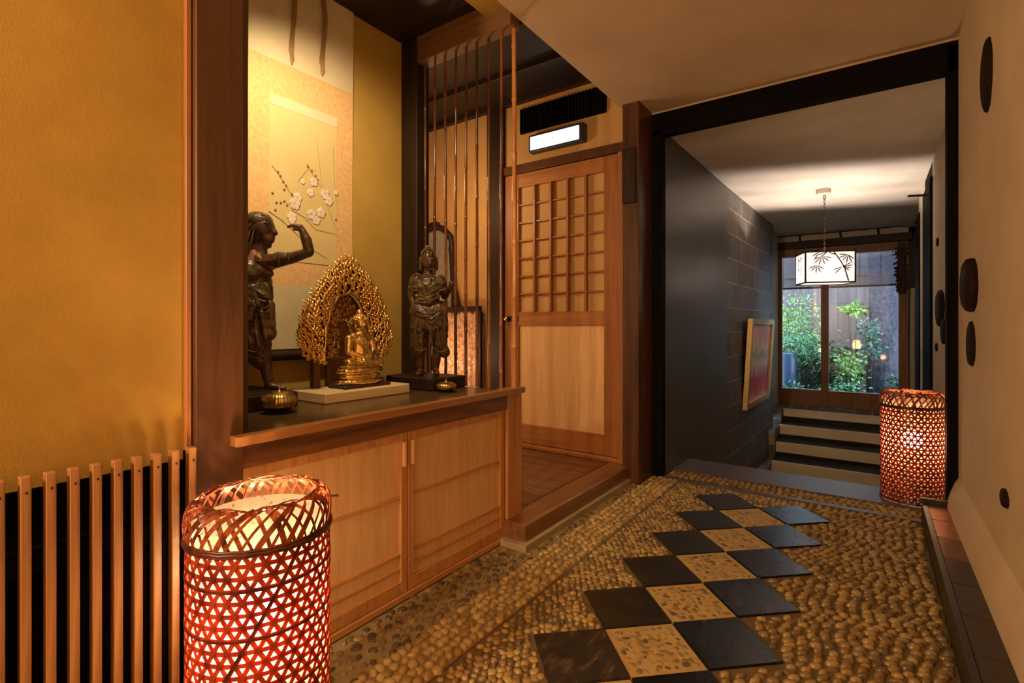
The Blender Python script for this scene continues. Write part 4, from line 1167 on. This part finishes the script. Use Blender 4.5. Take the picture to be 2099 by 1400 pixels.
mb = MB(); mb.tube([(cx_+.22, VY-.02, 1.35), (cx_+.26, VY-.02, 1.22), (cx_+.31, VY-.02, 1.10)], [.022,.020,.014], 8); mb.build('frame_arm', M['darkwood'], t)
def mat_brocade():
    m, nt, b = mat_base('pink_gold_brocade')
    v = coords(nt, (1,1,.7)); n_ = N(nt, 'ShaderNodeTexVoronoi'); n_.inputs['Scale'].default_value = 55; nt.links.new(v, n_.inputs['Vector'])
    f = noise_tex(nt, v, 28, 5, .7, 1.2)
    nt.links.new(ramp(nt, f, [(.35, (.55,.14,.07)), (.48, (.80,.42,.26)), (.6, (.90,.72,.52))]), b.inputs['Base Color'])
    b.inputs['Roughness'].default_value = .3; bump(nt, b, n_.outputs['Distance'], .8, .006); return m
t = thing('brocade_hanging', (-2.7, VY-.1, .2), 'pink and gold woven cloth hanging from a dark bar behind the bamboo poles', 'textile')
mb = MB(); mb.cbox(-3.05, -2.50, VY-.075, VY-.035, 1.115, 1.155, .003); mb.build('bar', M['darkwood'], t)
mb = MB(); n = 40; vs = []
for i in range(n+1):
    x = -3.02 + .50*i/n; y = VY-.062 + .006*math.sin(i*1.1)
    vs += [(x, y, 1.12), (x, y, .14), (x, y+.003, .14), (x, y+.003, 1.12)]
fs = [(i*4+k, i*4+(k+1) % 4, i*4+4+(k+1) % 4, i*4+4+k) for i in range(n) for k in range(4)]
mb.add(vs, fs, True).build('cloth', mat_brocade(), t)
for x in (-3.04, -2.50): MB().cbox(x-.012, x+.012, VY-.07, VY-.045, .10, 1.12, .002).build('leg', M['darkwood'], t)

# small dark cover box on the corner post
mb = MB(); mb.cbox(-1.305, -1.215, 3.052, 3.072, 1.78, 2.13, .002)
tag(mb.build('cover_plate', M['darkwood']), 'tall dark cover plate high on the corner post right of the lattice door', 'cover plate')

# ------------------------------------------------------------------ dark plaques on the walls
M['plaque'] = wood('charred_wood', (.008,.004,.003), (.022,.009,.006), 'Z', .8, 30, .5, .2)
def plaque(x, y, z, ry, rz, depth, lab, seed, group='dark rounded plaques on the right wall'):
    rr = random.Random(seed); mb = MB(); n = 64; vs = []
    for (m_, d) in ((1.0, 0), (1.03, .35), (.98, .8), (.86, 1.0)):
        for i in range(n):
            a = 2*PI*i/n; w = 1 + .03*math.sin(3*a+seed) + .018*math.sin(9*a+2*seed) + .012*math.sin(17*a+3*seed)
            vs.append((x - depth*d, y + ry*m_*w*math.cos(a), z + rz*m_*w*math.sin(a)))
    vs.append((x - depth*1.02, y, z))
    fs = [(j*n+i, (j+1)*n+i, (j+1)*n+(i+1) % n, j*n+(i+1) % n) for j in range(3) for i in range(n)]
    fs += [(3*n+i, 4*n, 3*n+(i+1) % n) for i in range(n)] + [tuple(range(n))]
    mb.add(vs, fs, True)
    return tag(mb.build('wall_plaque', M['plaque']), lab, 'plaque', group)
plaque(.346, 2.515, 1.915, .088, .128, .014, 'tall dark oval plaque highest on the cream right wall', 1)
plaque(.346, 2.85, 1.170, .125, .108, .034, 'thick round dark plaque on the cream right wall, jutting over the black jamb', 2)
plaque(.346, 2.875, .922, .085, .092, .014, 'dark oval plaque just below the thick round one on the cream right wall', 3)
plaque(.346, 2.208, .455, .042, .028, .012, 'tiny dark oval plaque low on the cream right wall above the kerb', 4)
G2 = 'dark plaques on the wall inside the hall'
plaque(.386, 4.72, 1.60, .05, .030, .012, 'tiny dark plaque highest on the hall wall beyond the black jamb', 5, G2)
plaque(.386, 4.47, 1.12, .15, .120, .030, 'larger round dark plaque on the hall wall beyond the black jamb', 6, G2)
plaque(.386, 4.30, .965, .10, .080, .020, 'dark oval plaque under the round one on the hall wall beyond the jamb', 7, G2)
plaque(.386, 4.80, .845, .05, .030, .012, 'tiny dark plaque lowest on the hall wall beyond the black jamb', 8, G2)

# ------------------------------------------------------------------ framed picture, leaning forward on the left hall wall
def mat_art():
    m, nt, b = mat_base('abstract_painting')
    tc = N(nt, 'ShaderNodeTexCoord'); sp = N(nt, 'ShaderNodeSeparateXYZ'); nt.links.new(tc.outputs['Generated'], sp.inputs[0])
    v = coords(nt, (1, 3.4, .55)); f = noise_tex(nt, v, 4.5, 6, .65, .4)
    ad = N(nt, 'ShaderNodeMath', operation='MULTIPLY_ADD'); ad.inputs[1].default_value = .45; nt.links.new(f, ad.inputs[0]); nt.links.new(sp.outputs['Z'], ad.inputs[2])
    sb = N(nt, 'ShaderNodeMath', operation='SUBTRACT'); sb.inputs[1].default_value = .22; nt.links.new(ad.outputs[0], sb.inputs[0])
    nt.links.new(ramp(nt, sb.outputs[0], [(0, (.90,.50,.45)), (.12, (.80,.12,.12)), (.30, (.75,.06,.10)), (.40, (.70,.40,.50)), (.5, (.95,.80,.50)), (.60, (.55,.48,.40)), (.70, (.98,.86,.58)), (.85, (.90,.40,.30)), (1, (.92,.62,.50))]), b.inputs['Base Color'])
    b.inputs['Roughness'].default_value = .5; return m
t = thing('framed_picture', (-1.06, 6.3, .15), 'gilt framed abstract painting in pinks, yellow and red on the dark stone wall', 'picture')
py0, py1, pz0, pz1 = 5.62, 6.80, .135, 1.075
def wallx(y): return -1.107 + (y-5.02)*(.062/2.28)
def pc(y, z, d):
    u = (z-pz0)/(pz1-pz0); return (wallx(y) + .012 + .055*u + d, y, z)
def slab(ya, yb, za, zb, d0, d1, mb=None):
    mb = mb or MB()
    return mb.obox([pc(ya,za,d0), pc(ya,za,d1), pc(yb,za,d1), pc(yb,za,d0), pc(ya,zb,d0), pc(ya,zb,d1), pc(yb,zb,d1), pc(yb,zb,d0)])
w = .075
fr_ = MB(); slab(py0, py0+w, pz0, pz1, -.01, .035, fr_); slab(py1-w, py1, pz0, pz1, -.01, .035, fr_); slab(py0+w, py1-w, pz0, pz0+w*.8, -.01, .035, fr_); slab(py0+w, py1-w, pz1-w*.8, pz1, -.01, .035, fr_)
fr_.build('frame', mat_gold('pale_gilt_frame', (.78,.55,.24), .45), t)
slab(py0+w, py1-w, pz0+w*.8, pz1-w*.8, -.005, .010).build('painting', mat_art(), t)
slab(py0+.01, py1-.01, pz0+.01, pz1-.01, -.010, -.006).build('backing', M['black'], t)

# ------------------------------------------------------------------ pendant lantern
hx, hy = -.372, 5.67
t = thing('pendant_lantern', (hx, hy, 1.40), 'box shaped white paper pendant lantern with painted bamboo leaves, hanging on a chain', 'pendant lamp')
rot = math.radians(21); ca, sa = math.cos(rot), math.sin(rot)
def pl_(u, v, z): return (hx + u*ca - v*sa, hy + u*sa + v*ca, z)     # u across the front, v depth (front is -v)
pw, pd, zb, zt = .205, .15, 1.405, 1.690
def pbox(mb, u0, u1, v0, v1, z0, z1): return mb.obox([pl_(u0,v0,z0), pl_(u1,v0,z0), pl_(u1,v1,z0), pl_(u0,v1,z0), pl_(u0,v0,z1), pl_(u1,v0,z1), pl_(u1,v1,z1), pl_(u0,v1,z1)])
fr_ = MB(); e = .006
for u in (-pw, pw):
    for v in (-pd, pd): pbox(fr_, u-e, u+e, v-e, v+e, zb, zt)
for z_ in (zb, zt):
    for v in (-pd, pd): pbox(fr_, -pw, pw, v-e, v+e, z_-e, z_+e)
    for u in (-pw, pw): pbox(fr_, u-e, u+e, -pd, pd, z_-e, z_+e)
pbox(fr_, -pw, pw, -.004, .004, zt-.004, zt+.004)
fr_.build('frame', M['darkwood'], t)
sd = MB()
for v in (-pd, pd): pbox(sd, -pw, pw, v-.0006, v+.0006, zb, zt)
for u in (-pw, pw): pbox(sd, u-.0006, u+.0006, -pd, pd, zb, zt)
pbox(sd, -pw, pw, -pd, pd, zb+.001, zb+.002)
shade = sub(sd.build('paper_shade', M['washi'], t))
lf = MB()
def leaf(u, z, ang, L, wd):
    pts = []
    for s_ in (0, .25, .6, 1): 
        pts.append((u + L*s_*math.cos(ang) - wd*math.sin(s_*PI)**.8*math.sin(ang), z + L*s_*math.sin(ang) + wd*math.sin(s_*PI)**.8*math.cos(ang)))
    for s_ in (.6, .25): pts.append((u + L*s_*math.cos(ang) + wd*math.sin(s_*PI)**.8*math.sin(ang), z + L*s_*math.sin(ang) - wd*math.sin(s_*PI)**.8*math.cos(ang)))
    pts = [(max(-pw+.004, min(pw-.004, a)), max(zb+.004, min(zt-.004, b_))) for a, b_ in pts]
    lf.poly([pl_(a, -pd-.0016, b_) for a, b_ in pts], .0012, (-sa*-1*0+sa*0, 0, 0) if False else Vector((sa, -ca, 0)))
for (u, z_, As) in ((-.07, 1.645, (200, 225, 255, 290, 325, 350)), (-.115, 1.565, (205, 235, 268, 300, 330)), (.145, 1.655, (175, 200, 230, 262, 295, 320)), (.10, 1.545, (10, 28, 350, 330, 200, 225)), (-.02, 1.688, (200, 220, 335)), (-.09, 1.688, (215, 240))):
    for A in As: leaf(u, z_, math.radians(A), rnd.uniform(.075, .105), .0055)
st_ = [(.03, 1.688), (.085, 1.60), (.12, 1.53), (.15, 1.415)]
for i in range(3):
    (a0, b0), (a1, b1) = st_[i], st_[i+1]; wd = .006
    lf.poly([pl_(a0-wd, -pd-.0016, b0), pl_(a0+wd, -pd-.0016, b0), pl_(a1+wd, -pd-.0016, b1), pl_(a1-wd, -pd-.0016, b1)], .0012, Vector((sa, -ca, 0)))
lf.build('painted_bamboo', M['ink_dark'], shade)
ck = MB()   # brush characters on the side panel
for (v, z_, L, A) in ((-.06,1.64,.03,80),(-.05,1.64,.03,20),(-.04,1.62,.03,120),(-.07,1.60,.03,60),(.02,1.65,.03,90),(.03,1.64,.025,150),(.0,1.62,.03,40),(-.06,1.54,.03,100),(-.05,1.55,.02,30),(.02,1.56,.035,85),(.03,1.53,.02,140),(.01,1.50,.03,70)):
    dv, dz = L*.5*math.cos(math.radians(A)), L*.5*math.sin(math.radians(A))
    ck.tube([pl_(-pw-.0015, -v-dv, z_-dz), pl_(-pw-.0015, -v+dv, z_+dz)], .0035, 6)
ck.build('brush_writing', M['ink_dark'], shade)
mb = MB(); mb.ell(pl_(0,0,1.56), (.028,.028,.034), 14, 10); mb.build('bulb', emit('pendant_bulb', (1.0,.86,.72), 1700), t)
mb = MB(); mb.tube([pl_(0,0,1.69), pl_(0,0,1.595)], .012, 10); mb.build('socket', M['darkwood'], t)
ch = MB(); z_ = 1.70; i = 0
while z_ < 2.20:
    vv = [(hx + (.007*math.cos(a) if i % 2 else 0), hy + (0 if i % 2 else .007*math.cos(a)), z_ + .013 + .013*math.sin(a)) for a in [2*PI*q/10 for q in range(11)]]
    ch.tube(vv, .0022, 6, False); z_ += .0205; i += 1
ch.tube([(hx+.010*math.cos(2*PI*q/12), hy, 2.225+.018*math.sin(2*PI*q/12)) for q in range(13)], .004, 6, False)
ch.build('chain', M['bronze'], t)
mb = MB(); mb.lathe([(.052, 0), (.062, .012), (.062, .052)], (hx-.01, hy, 2.248), 28); mb.tube([(hx, hy, 2.252), (hx, hy, 2.235)], .008, 8); mb.build('ceiling_rose', plain('ivory_plastic', (.70,.62,.50), .5), t)

# ------------------------------------------------------------------ beside the garden window
t = tag(MB().tube([(.424, WY-.12, -.14), (.424, WY-.12, 1.48)], .034, 16).build('bamboo_pipe', plain('dry_grey_bamboo', (.42,.38,.26), .5)), 'pale bamboo pipe standing right of the garden window', 'bamboo pipe')
mb = MB(); rr = random.Random(4)
for i in range(420):
    x = .30 + rr.gauss(0, .030); z = rr.uniform(1.42, 2.0); y = WY-.12+rr.uniform(-.04, .04)
    mb.ell((x, y, z), (rr.uniform(.008, .016), .008, rr.uniform(.008, .018)), 6, 4)
for i in range(24):
    x = .30 + rr.gauss(0, .022); mb.tube([(x, WY-.12, 2.08), (x+rr.uniform(-.03, .03), WY-.12+rr.uniform(-.03, .03), 1.46)], .003, 5)
tag(mb.build('dried_berry_bunch', plain('dark_dried_berries', (.085,.035,.028), .5)), 'bunch of dark dried berry stems hanging at the upper right of the garden window', 'dried plant')
t = thing('reed_blind', (-.40, WY+.16, 1.54), 'dark reed blind half lowered outside the top of the garden window', 'blind')
mb = MB()
for i in range(38): mb.tube([(-1.15, WY+.16, 1.565+i*.0125), (.36, WY+.16, 1.565+i*.0125)], .0036, 5)
mb.build('reeds', plain('blue_grey_reeds', (.10,.11,.13), .6), t)
mb = MB()
for i in range(7): mb.tube([(-1.08+i*.235, WY+.155, 2.05), (-1.08+i*.235, WY+.155, 1.55)], .003, 5)
mb.tube([(-1.15, WY+.16, 1.55), (.36, WY+.16, 1.55)], .012, 8)
mb.build('cords', M['darkwood'], t)

# ------------------------------------------------------------------ garden
gm = MB(); gm.box(-4.5, 3.5, 8.46, 14, -.6, -.25); gd = struct('ground', gm, plaster('garden_soil', (.03,.03,.02), (.08,.08,.05), 8, 80, .6))
M['fence'] = wood('weathered_fence_board', (.075,.055,.048), (.16,.125,.11), 'Z', .7, 16, .2)
t = thing('board_fence', (-.5, 10.9, -.25), 'tall grey brown board fence at the back of the small garden', 'fence')
x = -3.6; k_ = 0
while x < 1.6:
    MB().cbox(x, x+.154, 10.9, 10.93, -.25, 2.6 if x < -.7 else 2.3, .003).build('board', M['fence'], t); x += .155; k_ += 1
for z_ in (.6, 1.9): MB().cbox(-3.6, 1.6, 10.86, 10.9, z_, z_+.06, .003).build('fence_rail', M['fence'], t)
M['leafs'] = []
for nm, c1, c2 in (('bright_leaf', (.09,.24,.035), (.26,.44,.10)), ('mid_leaf', (.03,.13,.04), (.10,.29,.10)), ('blue_leaf', (.02,.08,.05), (.07,.20,.14)), ('dark_leaf', (.008,.03,.014), (.03,.09,.035))):
    m, nt, b = mat_base(nm); f = noise_tex(nt, coords(nt), 14, 3); nt.links.new(ramp(nt, f, [(.3, c1), (.7, c2)]), b.inputs['Base Color'])
    b.inputs['Roughness'].default_value = .35; b.inputs['Subsurface Weight'].default_value = 0
    M['leafs'].append(m)
def leafy(mb, p, d, L, w, rr):
    d = Vector(d).normalized(); s = d.cross(Vector((rr.uniform(-1,1), rr.uniform(-1,1), rr.uniform(.4,1)))).normalized(); u = d.cross(s)
    p = Vector(p); vs = [p, p+d*L*.35+s*w+u*w*.3, p+d*L*.7+s*w*.7+u*w*.2-Vector((0,0,L*.05)), p+d*L-Vector((0,0,L*.15)), p+d*L*.7-s*w*.7+u*w*.2-Vector((0,0,L*.05)), p+d*L*.35-s*w+u*w*.3, p+d*L*.5-Vector((0,0,L*.02))]
    mb.add(vs, [(0,1,6), (1,2,6), (2,3,6), (3,4,6), (4,5,6), (5,0,6)], True)
def bush(name, c, r, n, L, w, mat, lab, cat, seed, droop=0, group=None):
    rr = random.Random(seed); t = thing(name, (c[0], c[1], -.25), lab, cat, group); mb = MB()
    st = MB()
    for i in range(n//14 + 3):
        e_ = Vector((c[0]+rr.gauss(0, .45)*r[0], c[1]+rr.gauss(0, .45)*r[1], c[2]+rr.uniform(-.6, .9)*r[2]))
        if i % 3 == 0: st.tube([(c[0]+rr.uniform(-.04,.04), c[1]+rr.uniform(-.04,.04), -.26), ((c[0]+e_.x)/2, (c[1]+e_.y)/2, (e_.z-.25)/2+.1), e_], [.008,.005,.002], 5)
        for j in range(14):
            d = Vector((rr.gauss(0,1), rr.gauss(0,1), rr.gauss(.2,.7)-droop)); 
            q = e_ + Vector((d.x*r[0]*.30, d.y*r[1]*.30, d.z*r[2]*.25))
            leafy(mb, q, d, L*rr.uniform(.6,1.2), w*rr.uniform(.7,1.2), rr)
    mb.build('foliage', mat, t); st.build('stems', M['darkwood'], t); return t
GP = 'garden plants outside the window'
bush('maple_shrub', (-1.10, 9.95, .98), (.36,.28,.50), 1000, .085, .013, M['leafs'][0], 'tall bright green feathery shrub at the left of the garden window', 'shrub', 1, .4, GP)
bush('fern', (-.90, 9.5, .62), (.32,.24,.30), 620, .11, .011, M['leafs'][1], 'arching mid green fern below the tall bright shrub', 'fern', 2, .5, GP)
bush('leafy_shrub', (-.80, 9.80, .22), (.26,.2,.34), 640, .10, .030, M['leafs'][3], 'dark glossy leafed shrub behind the window mullion', 'shrub', 3, .1, GP)
bush('fern', (-1.0, 8.95, -.02), (.14,.14,.13), 170, .12, .020, M['leafs'][2], 'low blue green fern in the bottom left corner of the garden window', 'fern', 4, .4, GP)
bush('small_shrub', (-.29, 9.5, .30), (.18,.16,.26), 420, .062, .018, M['leafs'][0], 'low yellow green shrub in the middle of the right pane', 'shrub', 5, .1, GP)
bush('small_shrub', (-.36, 9.05, .0), (.17,.14,.14), 300, .06, .018, M['leafs'][1], 'low spreading green plant at the foot of the right pane', 'shrub', 6, .1, GP)
bush('climbing_shrub', (-.02, 9.6, .70), (.11,.12,.34), 380, .065, .019, M['leafs'][2], 'blue green climber growing against the dark trunk', 'shrub', 7, .2, GP)
bush('climbing_shrub', (-.24, 10.1, 1.27), (.14,.14,.06), 70, .12, .028, M['leafs'][0], 'light green sprig in front of the fence boards', 'shrub', 8, .1, GP)
bush('small_shrub', (.30, 9.3, .06), (.15,.15,.18), 180, .07, .022, M['leafs'][3], 'dark low shrub at the foot of the rough trunk', 'shrub', 9, .1, GP)
bush('hedge', (-.78, 10.35, .20), (.55,.12,.46), 1500, .085, .024, M['leafs'][3], 'dark low hedge in front of the garden fence, behind the other plants', 'hedge', 10, .1, GP)
# rough dark trunk on the right
mb = MB(); vs = []; n = 36; rows_ = 60
for j in range(rows_+1):
    z = -.3 + 2.7*j/rows_
    for i in range(n):
        a = 2*PI*i/n; r_ = .235*(1.22 - .10*j/rows_ + .10*math.sin(3*a+z*2) + .10*noise.noise(Vector((math.cos(a)*2, math.sin(a)*2, z*3))) + .05*noise.noise(Vector((math.cos(a)*7, math.sin(a)*7, z*9))))
        vs.append((.21 + .02*j/rows_ + r_*math.cos(a), 10.15 + r_*math.sin(a), z))
fs = [(j*n+i, j*n+(i+1) % n, (j+1)*n+(i+1) % n, (j+1)*n+i) for j in range(rows_) for i in range(n)]
mb.add(vs, fs + [tuple(range(n-1,-1,-1)), tuple(rows_*n+i for i in range(n))], False)
tag(mb.build('tree_trunk', plaster('rough_dark_bark', (.004,.004,.006), (.060,.058,.070), 22, 70, 1.0, .75)), 'thick rough dark trunk behind the right pane of the garden window', 'tree trunk')
mb = MB(); mb.lathe([(.13, 0), (.15, .1), (.155, .5), (.16, .80), (.15, .82), (.14, .80)], (-1.14, 9.25, -.25), 28)
tag(mb.build('rain_barrel', plain('blue_grey_glazed_pot', (.03,.055,.10), .35)), 'blue grey tall jar in the garden at the lower left of the window', 'jar')
mb = MB(); rr = random.Random(8)
for (x, y, r_) in ((-.62, 9.15, .16), (-.2, 9.0, .12), (.15, 9.1, .17), (-.45, 9.45, .14)):
    b = MB(); 
    vs = []; b.ell((x, y, -.19), (r_, r_*.8, r_*.75), 16, 10)
    o = b.build('garden_stone', plain('grey_stone', (.16,.15,.16), .6))
    for v in o.data.vertices: v.co += Vector((1,1,1))*.03*noise.noise(v.co*7)
    tag(o, {0:'grey stone below the dark shrub in the garden', 1:'small grey stone at the foot of the right pane', 2:'grey stone in front of the dark trunk', 3:'grey stone behind the low green plant'}[[-.62,-.2,.15,-.45].index(x)], 'stone', 'garden stones')
t = thing('garden_lamp', (-.21, 10.2, -.25), 'small warm glowing lamp among the garden plants', 'lamp')
MB().tube([(-.21,10.2,-.25), (-.21,10.2,.62)], .012, 8).build('stake', M['darkwood'], t)
MB().lathe([(.05, 0), (.065, .06), (.05, .13), (.02, .15)], (-.21, 10.2, .62), 16).build('globe', emit('warm_globe', (1,.50,.22), 1.6), t)
mb = MB(); mb.box(-4.6, 3.6, 14, 14.1, -.6, 3.2); struct('wall_garden_back', mb, M['plaster_r'])
